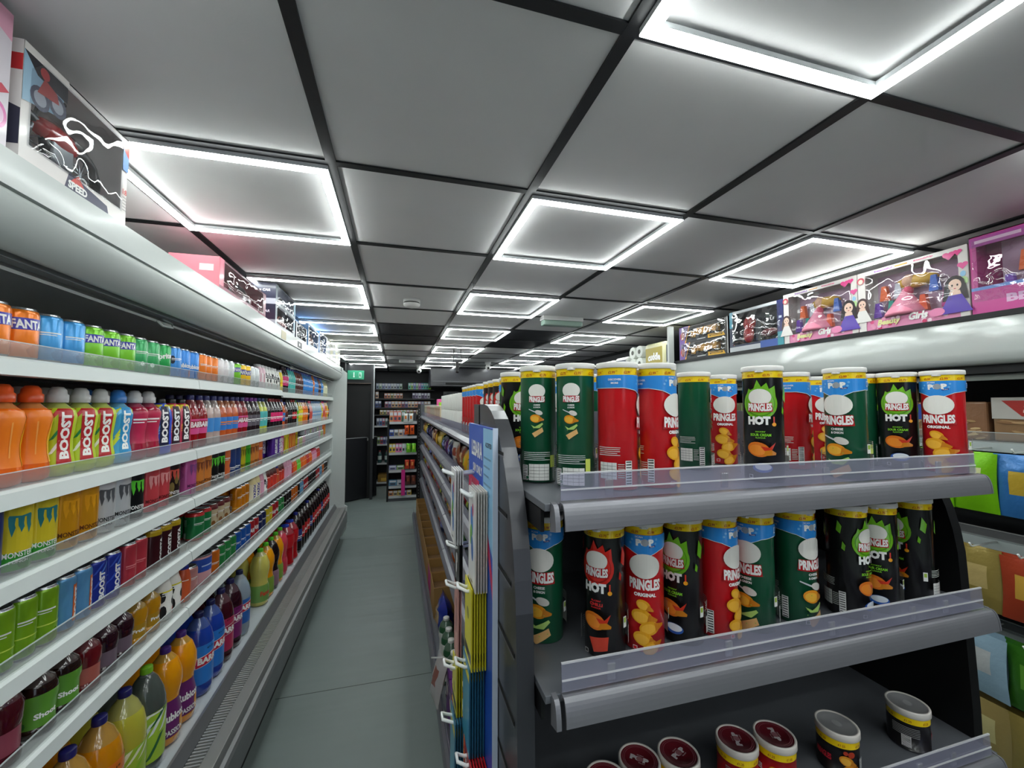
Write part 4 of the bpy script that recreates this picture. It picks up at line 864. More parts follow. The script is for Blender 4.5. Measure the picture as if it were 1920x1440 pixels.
# bottom tray: cartons, bottles, bread, cardboard boxes
def mk_carton(root, col, c2):
    mb = MB().box(-.034, .034, -.044, .044, 0, .205, P(col), .002); Cv().rect(-.04,.02,.04,.10,c2).ell(0,.13,.02,.02,'f2e8d8').rect(-.025,.16,.025,.168,W_).onto(mb, flat((-.0342,0,0),(0,-1,0),(0,0,1)))
    Cv().rect(-.043,-.006,.043,.006,W_).rect(-.02,.018,.02,.024,'f6d8c8').onto(mb, flat((0,0,.2052),(0,-1,0),(1,0,0)), off=.0003)
    return [mb.build('carton_body'), MB().lathe([(.0155,.205),(.0155,.222),(.013,.2235),(0,.2235)], CAPW, 18, loc=(-.008,.022,0)).build('screw_cap')]
for key, c1, c2, ds in (('j_cr','b01838','8c1430','crimson juice carton'),('j_or','e0701c','f0a83c','orange juice carton'),('j_rd','d0301c','e8603c','red juice carton'),('j_pu','5a1c70','8a4aa0','purple juice carton')):
    KINDS[key] = ((lambda a, b_: lambda r: mk_carton(r, a, b_))(c1, c2), (), ds, 'carton', 'juice_carton')
for i, k in enumerate(('j_cr','j_cr','j_cr','j_or','j_or','j_rd','j_rd','j_pu','j_pu')):
    put(k, (.272, 1.20+.095*i, .161), 0, 'on the bottom gondola tray', 'juice cartons on the bottom tray')
    if i < 6: put(k, (.350, 1.20+.095*i, .161), 0, 'in the row behind, bottom gondola tray', 'juice cartons on the bottom tray')
KINDS['w_gn'] = bot('squat', .24, .042, '2f5a3c', 'd8d8d4', A(None, extra=spots('e8e8e0', 4, .5)), 'green bottle with white label', lab=(.1,.6,'dfe0d8'))
for i, y in enumerate((2.10, 2.21, 2.32, 2.44)): put('w_gn', (.285, y, .161), 2.6, 'on the bottom gondola tray', 'bottles on the bottom tray')
bagkind('bread', .30, .20, .12, '2438a0', 'c8a468', 'blue wrapped bread loaf', 'bread_loaf', 'bread')
put('bread', (.305, 2.70, .161), PI, 'on the bottom gondola tray', 'bread')
def mk_box(root, w_, d_, h_, col, c2=None, t=.004):
    m_ = M(col, .8, var=.1); mb = MB().box(-d_/2, d_/2, -w_/2, w_/2, 0, t, m_)
    for a in ((-d_/2, -d_/2+t, -w_/2, w_/2), (d_/2-t, d_/2, -w_/2, w_/2), (-d_/2+t, d_/2-t, -w_/2, -w_/2+t), (-d_/2+t, d_/2-t, w_/2-t, w_/2)): mb.box(a[0], a[1], a[2], a[3], t, h_, m_)
    if c2: mb.box(-d_/2-.0006, -d_/2, -w_/2+.01, w_/2-.01, .02, h_-.02, M(c2, .6))
    return [mb.build('box'), MB().box(-d_/2+.01, d_/2-.01, -w_/2+.01, w_/2-.01, .01, h_*.7, M('7a5a38', .6, bump=1, bs=40)).build('contents')]
KINDS['kbx'] = (lambda r: mk_box(r, .26, .34, .2, 'a8814a'), (), 'open brown cardboard box', 'box', 'cardboard_box')
KINDS['kbp'] = (lambda r: mk_box(r, .26, .34, .2, 'a8814a', 'b02c78'), (), 'open cardboard box with magenta front', 'box', 'cardboard_box')
for i in range(10): put('kbp' if i == 1 else 'kbx', (.42, 3.0+.275*i, .161), 0, 'on the bottom gondola tray', 'open boxes on the bottom tray')
o = pillow(.14, .19, .05, 'c8c4c4', 'a06a60', 5, clearp=True).build('snack_bag', None, (.178, 2.02, .215), PI+.2); o.rotation_euler = (0, -.25, PI+.2)
MB().box(-.002, .06, -.004, .004, .0, .004, M('dcdcdc')).build('clip', o, (0,0,.186))
tag(o, 'clear cellophane bag of pink sweets hanging out over the aisle by the bottom tray', 'packet')
# coloured boxes near the far end of the gondola top
for i, (c1, c2, nm) in enumerate((('d8c8a8','b0703c','cream and orange'), ('e0dccc','8a6a3c','pale'), ('e4c8b8','b8502c','pink and brown'), ('d8d8c8','9a9a5a','grey-green'))):
    for k in range(4):
        y = 3.55+.55*i+.135*k
        if y > 5.5: continue
        o = MB().box(-.05, .05, -.065, .065, 0, .13, P(c1), .002); Cv().rect(-.05,.02,.05,.11,c2).ell(0,.07,.03,.03,'f0ead8').onto(o, flat((-.0502,0,0),(0,-1,0),(0,0,1)))
        o = o.build('food_box', None, (.39, y, TZ+.0005)); reg(o, nm+' food box', 'on the gondola top', 'food box', 'food boxes on the gondola top')
for (c, nm, y, h) in (('f060a8','bright pink',5.30,.21),('a8e03a','lime green',5.02,.17)):
    o = MB().box(-.12, .02, -.06, .06, 0, h, P(c), .003).box(-.123, -.12, -.05, .05, .02, .05, P(W_))
    o = o.build('display_box', None, (.60, y, TZ+.0005)); tag(o, nm+' display box standing on the far end of the gondola', 'box')
# ================================================================== SIM card rack
rk = empty('card_rack', (.1855, .93, 0))
mb = MB().box(-.004, .004, -.14, .14, .12, 1.552, M('1f4fb4', .35), .001); FB = flat((-.0045,0,0),(0,-1,0),(0,0,1))
cv = Cv().rect(-.139, .14, .139, 1.55, '2456c0').poly([(.045,1.549),(.139,1.549),(.139,1.30),(.045,1.36)], '8cc4ea').poly([(-.139,1.37),(0,1.36),(.10,1.29),(.139,1.22),(.139,1.26),(.1,1.33),(0,1.42),(-.139,1.43)], 'd8285c').rect(-.12, 1.385, .0, 1.425, 'd8285c')
cv.text('LEBARA', -.03, 1.495, .13, .036, W_, off=.03).text('SIM ONLY', -.02, 1.45, .11, .02, W_).text('Lowcost', -.06, 1.405, .09, .018, W_).text('ACCEPTED', .10, 1.515, .06, .010, '22303c', off=.02)
for k in range(6): cv.rect(.055, 1.485-k*.018, .125-.01*(k % 3), 1.489-k*.018, '6a98b8')
cv.onto(mb, FB); mb.box(-.0052, .0052, -.1415, -.139, .12, 1.553, M('c8d4e8', .3)); mb.build('board', rk)
def hook(y, z, l=.085):
    for s in (-.012, .012):
        pass
    MB().tube([(-.004,y-.012,z),(-l*.7,y-.012,z-.004),(-l,y-.010,z+.006),(-l,y+.010,z+.006),(-l*.7,y+.012,z-.004),(-.004,y+.012,z)], .0036, M('e8eaea', .3)).build('hook', rk)
def cards(y, z, n, w_, h_, col, edge, art, l0, lab, pitch=.0056):
    for i in range(n):
        t = MB().box(-.0012, .0012, -w_/2, w_/2, -h_, .012, M(edge, .5)); c_ = Cv().rect(-w_/2+.001, -h_+.001, w_/2-.001, .011, col); art(c_, w_, h_); c_.onto(t, flat((-.0013,0,0),(0,-1,0),(0,0,1)), off=.0002, d=.0001)
        o = t.build('sim_card_pack', None, (.1855-.008-l0-pitch*i, .93+y, z-.002)); reg_card.append((o, lab, i, n))
reg_card = []
def art_w(c_, w_, h_): c_.ell(0,-.055,.014,.03,'3a82c8',16,.2).ell(-.008,-.085,.013,.022,'6cae3c',14,-.2).ell(.006,-.11,.012,.026,'2a6ab8',14,.1).ell(.012,-.03,.008,.014,'c83c6c',10).rect(-.01,-h_+.01,.01,-h_+.014,'444444')
def art_k(c_, w_, h_): c_.ell(0,-.03,.008,.012,W_,10).ell(-.006,-.052,.008,.014,W_,10).ell(.004,-.06,.004,.008,'26201e',8).rect(-.012,-.08,-.008,-.02,W_)
def art_p(c_, w_, h_): c_.rect(-.006,-.11,.006,-.03,'8a4a44').rect(.012,-.09,.015,-.03,'8a4a44')
def art_y(c_, w_, h_): c_.rect(-w_/2+.004,-h_+.012,w_/2-.004,-h_+.030,K_).ell(0,-.05,.014,.012,'9a981c')
def art_t(c_, w_, h_): c_.rect(-w_/2+.004,-.02,w_/2-.004,-.004,'e8d82a').poly([(0,-h_),(w_/2-.001,-h_),(w_/2-.001,-.03)],'2a8cb4')
def art_r(c_, w_, h_): c_.text('OOGR',.0,-.07,.085,.03,W_,rot=-PI/2,off=.05).ell(-.018,-.025,.010,.013,'f0e8e8').ell(.016,-.105,.011,.014,'a8c83c')
def art_g(c_, w_, h_): c_.ell(0,-.045,.018,.012,'3a5a1c').ell(0,-.09,.015,.02,'7ab83a')
HK = [(.075,1.435,4,.075,.16,'e6e6e4','d0d0d0',art_w,'white','top left hook'), (-.060,1.412,5,.080,.19,'e6e6e4','c4bcb4',art_w,'white','top right hook'), (.080,1.262,2,.075,.095,'26201e','1a1818',art_k,'black','second tier'),
      (.088,1.165,2,.065,.165,'d89a90','c08880',art_p,'salmon pink','below the black ones'), (-.050,1.215,6,.080,.15,'e4dc2c','c9bc20',art_y,'yellow','right of the pink'), (.070,.990,3,.070,.10,'dcd82c','b8b020',art_y,'small yellow','below the pink'),
      (-.030,1.050,6,.085,.165,'3a90ac','1f5a78',art_t,'teal','below the large yellow'), (.055,.880,4,.080,.16,'4a9ab4','1f5a78',art_t,'light teal','below small yellow'), (-.055,.872,6,.090,.185,'a8242e','c41c28',art_r,'dark red','below the teal'),
      (-.030,.672,6,.085,.16,'c8b82c','a89a2c',art_g,'yellow-green','below the red'), (.070,.605,2,.080,.17,'e0a0b4','c88ca0',art_p,'pale pink','lowest left hook')]
for y, z, n, w_, h_, col, edge, art, nm, plc in HK:
    hook(y, z, .026+.0056*n+(.03 if y > 0 else 0)); cards(y, z, n, w_, h_, col, edge, art, .028 if y > 0 else 0, nm+' SIM card pack on blue rack, '+plc)
for o, lab, i, n in reg_card: tag(o, lab+(', '+('frontmost' if i == n-1 else ('nearest the board' if i == 0 else ORD[i]+' from board')) if n > 1 else ''), 'card pack', 'SIM card packs on the blue rack')
tag(rk, 'tall blue SIM card rack board with white hooks on the shelving side', 'card rack')
# ================================================================== toy boxes on top of the left cooler
TT = 2.0405
def toybox(name, y0, y1, x0, x1, h, frame, side, art_f, art_s, label, inner=None, z=TT, win=.16, cat='toy box', facing=1):
    """window box: card frame with a real opening, film over it and the toy inside; facing +1 looks to +x, -1 to -x"""
    r = empty(name, (x1 if facing > 0 else x0, (y0+y1)/2, z)); w2 = (y1-y0)/2; d = x1-x0; fx = 0 if facing > 0 else 0
    S = -1 if facing > 0 else 1           # body extends to S*d
    X = lambda a: (min(0, S*a), max(0, S*a))
    mb = MB(); fm_ = P(frame); sm = P(side); t = .003; b0, b1 = (h*.17, h*.93) if win else (0, 0)
    def bx(xa, xb, ya, yb, za, zb, m): mb.box(min(S*xa, S*xb), max(S*xa, S*xb), ya, yb, za, zb, m)
    bx(d-t, d, -w2, w2, 0, h, sm); bx(0, d, -w2, w2, 0, t, sm); bx(0, d, -w2, -w2+t, 0, h, sm); bx(0, d, w2-t, w2, 0, h, sm); bx(0, d, -w2, w2, h-t, h, sm)
    wy = w2*(1-win)
    bx(0, t, -w2+t, w2-t, 0, b0, fm_); bx(0, t, -w2+t, w2-t, b1, h, fm_); bx(0, t, -w2+t, -wy, b0, b1, fm_); bx(0, t, wy, w2-t, b0, b1, fm_)
    U = (0, 1, 0) if facing > 0 else (0, -1, 0)
    if art_f: cv = Cv(); art_f(cv, w2, h); cv.onto(mb, flat((0, 0, 0), U, (0, 0, 1)))
    if art_s: cv = Cv(); art_s(cv, d, h); cv.onto(mb, flat((S*d/2, -w2, 0), (1, 0, 0), (0, 0, 1)))
    mb.build('card_box', r)
    fl = MB(); n = 10
    V_ = [[fl.bm.verts.new((-S*(.004+random.uniform(0, .007)) if 0 < i < n and 0 < j < 6 else -S*.0008, -wy*1.04+2*wy*1.04*i/n, b0-.004+(b1-b0+.008)*j/6)) for i in range(n+1)] for j in range(7)]
    for j in range(6):
        for i in range(n):
            f = fl.bm.faces.new((V_[j][i], V_[j][i+1], V_[j+1][i+1], V_[j+1][i])); f.smooth = True
    fl.mi(FILM); fl.build('film_window', r)
    if inner: m_ = MB(); inner(m_, w2, h, d, S); m_.build('toy', r)
    tag(r, label, cat); return r
def motorbike(mb, w2, h, d, S):
    k, g_ = M('1b1c20', .3), M('9a9da2', .25, metal=.8); x = S*d*.22
    for y in (-w2*.5, w2*.45):
        pts = [(x, y+h*.22*math.cos(t), h*.36+h*.22*math.sin(t)) for t in (2*PI*q/16 for q in range(17))]; mb.tube(pts, h*.045, k); 
        for q in range(5): t = PI*q/5; mb.tube([(x, y-h*.2*math.cos(t), h*.36-h*.2*math.sin(t)), (x, y+h*.2*math.cos(t), h*.36+h*.2*math.sin(t))], .0015, g_)
    mb.ball((x, -w2*.05, h*.55), h*.16, M('c42828', .2, coat=1), (.6, 1.8, .7)).ball((x, w2*.2, h*.6), h*.12, k, (.6, 2, .5)).box(x-.012, x+.012, -w2*.2, w2*.2, h*.28, h*.5, g_, .004)
    mb.tube([(x, -w2*.5, h*.36), (x, -w2*.32, h*.75), (x-.04, -w2*.3, h*.78)], .004, g_).tube([(x, -w2*.32, h*.75), (x+.04, -w2*.3, h*.78)], .004, k)
def car(col):
    def f(mb, w2, h, d, S):
        x = S*d*.45; p = M(col, .2, coat=1)
        mb.prism([(-w2*.62,h*.3),(-w2*.62,h*.48),(-w2*.3,h*.54),(-w2*.12,h*.74),(w2*.25,h*.74),(w2*.45,h*.54),(w2*.64,h*.48),(w2*.64,h*.3)], x-d*.28, x+d*.28, 'x', p)
        mb.prism([(-w2*.24,h*.55),(-w2*.1,h*.7),(w2*.22,h*.7),(w2*.36,h*.55)], x-d*.285, x+d*.285, 'x', M('15171c', .1))
        for y in (-w2*.38, w2*.4):
            for s in (-1, 1): mb.tube([(x+s*d*.3, y, h*.3), (x+s*d*.22, y, h*.3)], h*.11, M('111111'), 14)
    return f
def af_speed(cv, w2, h):
    cv.rect(-w2, 0, w2, h*.16, 'e4dfdc').poly([(-w2*.30,0),(-w2*.22,h*.18),(w2*.55,h*.10),(w2*.6,.0)], '26284c').poly([(-w2*.2,h*.1),(-w2*.05,h*.2),(w2*.08,h*.1)], 'd03a30').text('SPEED', -w2*.05, h*.075, w2*.36, h*.075, W_, off=.05)
    cv.poly([(-w2,h*.93),(-w2,h),(-w2*.3,h),(-w2*.3,h*.93)], 'ece8e4').poly([(-w2,h*.5),(-w2,h*.93),(-w2*.32,h*.93),(-w2*.45,h*.6)], '9cc0d8').poly([(-w2,h*.93),(-w2*.32,h*.93),(-w2*.32,h*.78),(-w2*.8,h*.8)], '1c1824')
    for x, y in ((-w2*.75,h*.62),(-w2*.48,h*.68)): cv.ell(x, y, h*.1, h*.1, '4a4c66', 16).ell(x, y, h*.065, h*.065, 'b8bcc8', 14)
    cv.poly([(-w2*.8,h*.66),(-w2*.7,h*.82),(-w2*.5,h*.78),(-w2*.46,h*.7)], 'b8403c').ell(-w2*.7, h*.86, h*.05, h*.05, 'c83a3a', 10)
    cv.rect(w2*.86, h*.62, w2, h*.93, '7a9cd0').poly([(w2*.86,h*.93),(w2,h*.93),(w2,h*.78),(w2*.86,h*.86)], 'c0483c').text('1:8', w2*.93, h*.38, w2*.1, h*.06, 'c84848').lines(w2*.88, h*.32, w2*.98, 5, h*.035, '555555')
def as_speed(cv, d, h): cv.rect(-d/2, 0, d/2, h, 'e2dcda').rect(-d/2, h*.74, d/2, h*.88, 'c83034').rect(d*-.05, h*.8, d*.3, h*.83, W_).poly([(-d/2,h*.1),(-d/2,h*.45),(d*.3,h*.5),(d/2,h*.42),(d/2,h*.12)], '3a3a4c').ell(0, h*.3, d*.2, d*.2, '8a8ea0', 14)
toybox('toy_box', .925, 1.225, -.86, -.662, .222, 'e4dfdc', 'e2dcda', af_speed, as_speed, 'large white motorbike toy box with film window on the left cooler', motorbike, win=.14)
def af_pink(cv, w2, h): cv.rect(-w2, 0, w2, h, 'dcd4dc').poly([(0,h),(w2,h),(w2,h*.8),(w2*.4,h*.92)], 'e8a8c0').ell(w2*.86, h*.22, w2*.13, h*.10, 'd85aa8').ell(w2*.86, h*.22, w2*.09, h*.07, 'e8b8d8').poly([(w2*.4,h*.3),(w2*.9,h*.45),(w2,h*.42),(w2*.6,h*.26)], 'c8344c')
pb = MB().box(-.18, 0, -.15, .15, 0, .245, P('dcd4dc'), .001); cv = Cv(); af_pink(cv, .149, .244); cv.onto(pb, flat((0,0,0), (0,1,0), (0,0,1)))
tag(pb.build('toy_box', None, (-.662, .752, TT)), 'white and pink toy box at the left edge on the cooler', 'toy box')
def af_car2(cv, w2, h): cv.rect(-w2, 0, w2, h*.15, '8a2c4c').rect(-w2, h*.15, -w2*.84, h, 'd8788c').rect(w2*.05, h*.05, w2*.6, h*.1, 'e8c8d0')
toybox('toy_box', 1.79, 2.36, -.83, -.664, .125, 'b0848c', 'e48a9a', af_car2, lambda cv, d, h: cv.rect(-d/2, 0, d/2, h, 'e8808e').rect(d*.1, h*.55, d*.38, h*.75, 'f2d8dc'), 'long pink toy box with film window on the left cooler', car('8a1c34'))
def af_lux(cv, w2, h): cv.rect(-w2, 0, w2, h*.15, 'a8b0b4').rect(w2*.84, h*.15, w2, h*.9, '8aa4b4')
def as_lux(cv, d, h): cv.rect(-d/2, h*.27, d/2, h, '26283c').rect(-d/2, 0, d/2, h*.27, 'a4a6b0').text('Luxurious CAR', -d*.02, h*.66, d*.72, h*.12, 'e8eaf2', off=.02, shear=.2).rect(-d*.4, h*.46, d*.1, h*.49, '9a9cb0')
toybox('toy_box', 2.535, 2.985, -.835, -.664, .118, '9aa4aa', '26283c', af_lux, as_lux, 'navy toy car box, lower of two stacked on the left cooler', car('c8442c'))
toybox('toy_box', 2.535, 2.985, -.835, -.664, .118, '9aa4aa', '26283c', af_lux, as_lux, 'navy toy car box, upper of two stacked on the left cooler', car('c8c8cc'), z=TT+.1185)
toybox('toy_box', 3.02, 3.36, -.82, -.664, .12, 'c8ccd0', '3a3c48', None, lambda cv, d, h: cv.rect(-d/2,0,d/2,h,'3c3e4c').ell(0,h*.6,d*.2,h*.2,'b8bcc8'), 'small grey toy box behind the navy car boxes', car('3a3c44'))
toybox('toy_box', 3.40, 3.84, -.82, -.664, .17, 'b8c4cc', '4a8ccc', None, lambda cv, d, h: cv.rect(-d/2,0,d/2,h,'4a8ccc'), 'grey and blue toy box with film front on the left cooler', car('c86a3c'))
toybox('toy_box', 3.87, 4.25, -.80, -.664, .20, 'c8ccd0', '3c78c0', None, lambda cv, d, h: cv.rect(-d/2,0,d/2,h,'4488cc').rect(-d*.3,h*.2,d*.3,h*.8,'5a9ad8'), 'tall blue-sided toy box near the far end of the cooler', car('8a8c94'))
for i in range(5):
    r = empty('roll_pack', (-.74, 4.36+.19*i, TT)); mb = MB().box(-.075, .075, -.09, .09, 0, .21, M('d4d6c8', .25, coat=.4, bump=.6, bs=25), .015); Cv().rect(-.06,.06,.06,.13,'b8b47a' if i % 2 else '9aa4b0').onto(mb, flat((.0752,0,0),(0,1,0),(0,0,1))); mb.build('wrapper', r)
    reg(r, 'white wrapped tissue roll pack', 'at the far end on the left cooler', 'roll pack', 'tissue packs on the left cooler')
# ================================================================== right-hand cooler
RX = 2.05; RY0, RY1 = -.6, 2.70; rc = empty('food_cooler', (0, 0, 0)); RZ = 1.925
CANW = M('cfd4d0', .16, metal=.1, coat=.6)
arc2 = [(RX+.012, RZ-.004)]+[(RX+.012-.012*math.sin(t), RZ-.004-.012*(1-math.cos(t))) for t in (PI/2*k/4 for k in range(1, 5))]+[(RX-.002, 1.79), (RX+.002, 1.765), (RX+.012, 1.75), (RX+.035, 1.745)]
mb = MB().prism(arc2+[(RX+.07,1.745),(RX+.07,RZ-.004)], RY0, RY1, 'y', CANW)
for f in mb.bm.faces:
    if len(f.verts) == 4: f.smooth = True
mb.build('canopy', rc)
MB().box(RX-.004, XR-.01, RY0, RY1, RZ-.006, RZ+.004, M('1a1b1e', .4)).box(RX-.006, RX+.01, RY0, RY1, RZ-.014, RZ+.006, M('141518', .4)).build('top_board', rc)
MB().box(RX+.05, RX+.12, RY0, RY1, 1.715, 1.745, BLACK).box(RX+.08, RX+.085, RY0, RY1, 1.69, 1.712, M('8a8f88', .3)).build('blind_slot', rc)
MB().box(XR-.06, XR-.01, RY0, RY1, .1, RZ, BLACK).build('back_panel', rc)
MB().box(RX+.06, XR-.06, RY0, RY1, .1, .32, M('17181b')).box(RX-.02, RX+.06, RY0, RY1, .1, .34, M('2a2b2e')).build('base', rc)
dv = empty('divider_panel', (RX, RY1+.005, 0)); MB().box(0, .68, 0, .03, .05, 2.17, BLACK).build('panel', dv); MB().box(-.045, 0, 0, .02, .05, 2.2, M('c4c8c4', .4)).build('post', dv)
tag(dv, 'tall black divider panel with pale post at the end of the right cooler', 'panel')
for z in (1.46, 1.10, .78, .46):
    s = empty('cooler_shelf'); s.parent = rc
    MB().box(RX+.10, XR-.07, RY0, RY1, z-.015, z, M('3a3c3e', .4)).build('shelf_board', s)
    MB().prism([(RX+.10,z+.002),(RX+.08,z-.002),(RX+.075,z-.035),(RX+.10,z-.035)], RY0, RY1, 'y', M('9aa3a2', .3)).build('ticket_strip', s)
    MB().box(RX+.083, RX+.085, RY0, RY1, z, z+.035, CLEAR).box(RX+.082, RX+.086, RY0, RY1, z+.034, z+.037, M('c4cac8', .2, alpha=.7)).build('clear_riser', s)
tag(rc, 'tall right-hand cooler with a glossy white canopy and black interior', 'cooler')
def foodpack(y, w_, h_, col, artf, label, x=RX+.13):
    mb = MB().box(0, .05, -w_/2, w_/2, 0, h_, M(col, .25, coat=.5, bump=.6, bs=40), .008); cv = Cv(); artf(cv, w_, h_); cv.onto(mb, flat((-.0004,0,0),(0,-1,0),(0,0,1)))
    tag(mb.build('food_pack', None, (x, y, 1.4605)), label, 'food pack')
def crumbs(cv, w_, h_):
    rnd = random.Random(3)
    for k in range(26): cv.ell(rnd.uniform(-.46,.46)*w_, rnd.uniform(.04,.5)*h_, w_*.06, h_*.03, rnd.choice(['a8865a','c8a878','8a6440','b89468']), 8, rnd.uniform(-.4,.4))
foodpack(.79, .46, .165, '8a6a4a', lambda cv, w_, h_: [crumbs(cv, w_, h_), cv.poly([(-w_*.5,h_*.52),(-w_*.5,h_),(w_*.5,h_),(w_*.5,h_*.5)], 'b8b4ac'), cv.poly([(-w_*.44,h_*.93),(w_*.5,h_*.93),(w_*.5,h_*.56),(-w_*.33,h_*.58)], 'a82c24'), cv.text('SunP', -w_*.12, h_*.75, w_*.4, h_*.22, 'e0cfc0', off=.04, shear=.15)], 'brown food pack with a red banner on the right cooler shelf')
foodpack(1.17, .27, .15, '8a6448', lambda cv, w_, h_: [crumbs(cv, w_, h_), cv.poly([(-w_*.45,h_*.5),(-w_*.4,h_*.95),(w_*.2,h_*.9),(w_*.1,h_*.5)], '2c4a9c'), cv.text('&', -w_*.12, h_*.78, w_*.06, h_*.12, 'c8cce0'), cv.text('SY', -w_*.1, h_*.62, w_*.14, h_*.12, 'c8cce0')], 'brown food pack with a blue label on the right cooler shelf')
for i, y in enumerate((1.44, 1.68, 1.92, 2.16, 2.42)):
    foodpack(y, .22, .15, ['6a5040','8a2c30','2c5a6a','6a6a4a','5a3a50'][i], crumbs, ['dark brown','red-brown','teal','olive','plum'][i]+' food pack further back on the right cooler shelf')
for key, c1, c2, ds in (('h_gn','7ec81c','d8dca0','lime green hanging food bag'),('h_bl','3a78b8','c8a83c','blue hanging food bag'),('h_gd','a89450','d0b878','gold hanging snack bag'),('h_rd','b84a30','e0b04a','red hanging snack bag'),('h_wb','a8c8dc','d0d4d4','pale blue hanging snack bag'),('h_dg','3c7a24','6aa83c','dark green hanging snack bag'),('h_kb','b09a60','d8cc90','straw coloured snack bag')):
    bagkind(key, .13, .21, .035, c1, c2, ds, 'hanging_bag', 'snack bag')
for z, ks, pl in ((1.215, ('h_bl','h_gn','h_bl','h_gn','h_gn','h_bl','h_rd'), 'upper hooks of the right cooler'), (.87, ('h_rd','h_gd','h_rd','h_gd','h_rd','h_gd','h_gd'), 'middle hooks of the right cooler'), (.575, ('h_dg','h_wb','h_dg','h_wb','h_wb','h_dg','h_rd'), 'lower hooks of the right cooler'), (.345, ('h_kb','h_kb','h_gd','h_kb','h_gd','h_kb','h_kb'), 'bottom of the right cooler')):
    for i, k in enumerate(ks):
        y = .645+.12*i
        for n in range(2): put(k, (RX-.025+.042*n, y+.02*n, z), random.uniform(-.12, .12), ('on the ' if n == 0 else 'behind on the ')+pl, 'bags hanging in the right cooler')
        if z > .4: MB().tube([(RX+.09, y, z+.225), (RX-.06, y, z+.222), (RX-.07, y, z+.235)], .003, M('d8dcd8', .3)).build('bag_hook', rc)
# toy boxes on the right cooler
def hearts(cv, x, y, s, c='e8308c'): cv.ell(x-s*.45, y+s*.2, s*.55, s*.5, c, 12).ell(x+s*.45, y+s*.2, s*.55, s*.5, c, 12).poly([(x-s*.95,y+s*.05),(x,y-s*.95),(x+s*.95,y+s*.05)], c)
def girl(cv, x, y, s, hair, dress): cv.ell(x, y+s*.62, s*.3, s*.34, hair, 14).poly([(x-s*.32,y+s*.6),(x-s*.4,y),(x+s*.4,y),(x+s*.32,y+s*.6)], hair).ell(x, y+s*.58, s*.2, s*.24, 'f0cdb8', 14).ell(x-s*.08, y+s*.58, s*.03, s*.045, '2a1c20', 8).ell(x+s*.08, y+s*.58, s*.03, s*.045, '2a1c20', 8).ell(x, y+s*.45, s*.04, s*.018, 'c8384c', 8).poly([(x-s*.15,y+s*.36),(x-s*.25,y-s*.1),(x+s*.25,y-s*.1),(x+s*.15,y+s*.36)], 'f0cdb8').poly([(x-s*.2,y+s*.2),(x-s*.5,y-s*.5),(x+s*.5,y-s*.5),(x+s*.2,y+s*.2)], dress)
def af_beauty(cv, w2, h):
    cv.rect(-w2, 0, w2, h*.17, 'e890b8')
    rnd = random.Random(5)
    for k in range(26): cv.ell(rnd.uniform(-.75,.7)*w2, rnd.uniform(.02,.17)*h, h*.03, h*.03, rnd.choice(['d83a6c','f0a0c0','e8588c','f6d8e4']), 8)
    cv.poly([(-w2,0),(-w2,h),(-w2*.84,h),(-w2*.84,0)], 'e6e0dc').rect(w2*.86, 0, w2, h, 'e4ddd8').rect(-w2*.84, h*.93, w2*.86, h, 'e6e0dc')
    cv.text('Beauty', -w2*.38, h*.1, w2*.44, h*.115, 'f2f0a8', off=.05, shear=.2).text('Girls', w2*.17, h*.13, w2*.34, h*.115, 'f4f4f0', off=.05, shear=.2).text('beautiful', -w2*.45, h*.965, w2*.36, h*.035, '9a5ac0').rect(-w2*.22, h*.955, w2*.02, h*.975, 'e8a03c').text('friendship', w2*.3, h*.965, w2*.34, h*.035, 'e8508c')
    hearts(cv, w2*.72, h*.9, h*.07); hearts(cv, w2*.86, h*.92, h*.05); hearts(cv, w2*.93, h*.72, h*.06, 'e85a9c'); cv.ell(w2*.93, h*.5, h*.05, h*.06, 'b8d89a').ell(w2*.93, h*.6, h*.03, h*.04, '9ac8e8')
    girl(cv, -w2*.91, h*.3, h*.28, '4a3434', 'e8e4e0'); girl(cv, w2*.80, h*.25, h*.36, '2a1c20', '5a3cb0'); cv.ell(-w2*.92, h*.86, h*.06, h*.06, 'c8485c', 12).ell(-w2*.92, h*.85, h*.035, h*.04, 'f0cdb8', 10)
    cv.ell(w2*.5, h*.12, w2*.13, h*.06, 'f08cb8', 16)
def doll(mb, w2, h, d, S):
    x = S*d*.45; sk = M('e8b898', .4); r1 = random.Random(int(w2*999))
    mb.box(S*d*.8-.001, S*d*.8+.001, -w2*.83, w2*.83, h*.18, h*.92, M('c8a8c0', .6))
    mb.ball((x, w2*.1, h*.72), h*.09, sk, (1,1,1.2)).ball((x-S*-.004, -w2*.02, h*.70), h*.15, M('d8a83c', .4, bump=1, bs=40), (.5,1.9,.7)).ball((x, w2*.12, h*.57), h*.06, M('d84a6c', .4), (1,1,1.6))
    mb.lathe([(h*.03, h*.36),(h*.12,h*.2),(h*.26,h*-.02),(h*.27,h*-.06),(0,h*-.06)], M('ea90a8', .35, bump=.8, bs=30), 18, loc=(x, w2*.18, h*.25))
    mb.tube([(x, w2*.12, h*.62), (x+.01, w2*.32, h*.55), (x+.01, w2*.42, h*.48)], h*.02, sk)
    for k, c in enumerate(['7a4ab8','e8682c','2c9c8c','c8c8d0','e85a2c','3c6ac8','c83a8c']):
        y = (w2*(.72-.14*k) if k < 4 else -w2*(.15+.2*(k-4))); z = h*(.62 if k % 2 else .36)
        mb.prism([(y-h*.06,z-h*.14),(y-h*.03,z+h*.1),(y+h*.03,z+h*.1),(y+h*.06,z-h*.14)], x-.01, x+.01, 'x', M(c, .35, bump=.8, bs=50))
TB = RZ+.0055
def rtoy(y0, y1, h, *a, **k): return toybox('toy_box', y0, y1, RX+.004, RX+.10, h, *a, facing=-1, z=k.pop('z', TB), **k)
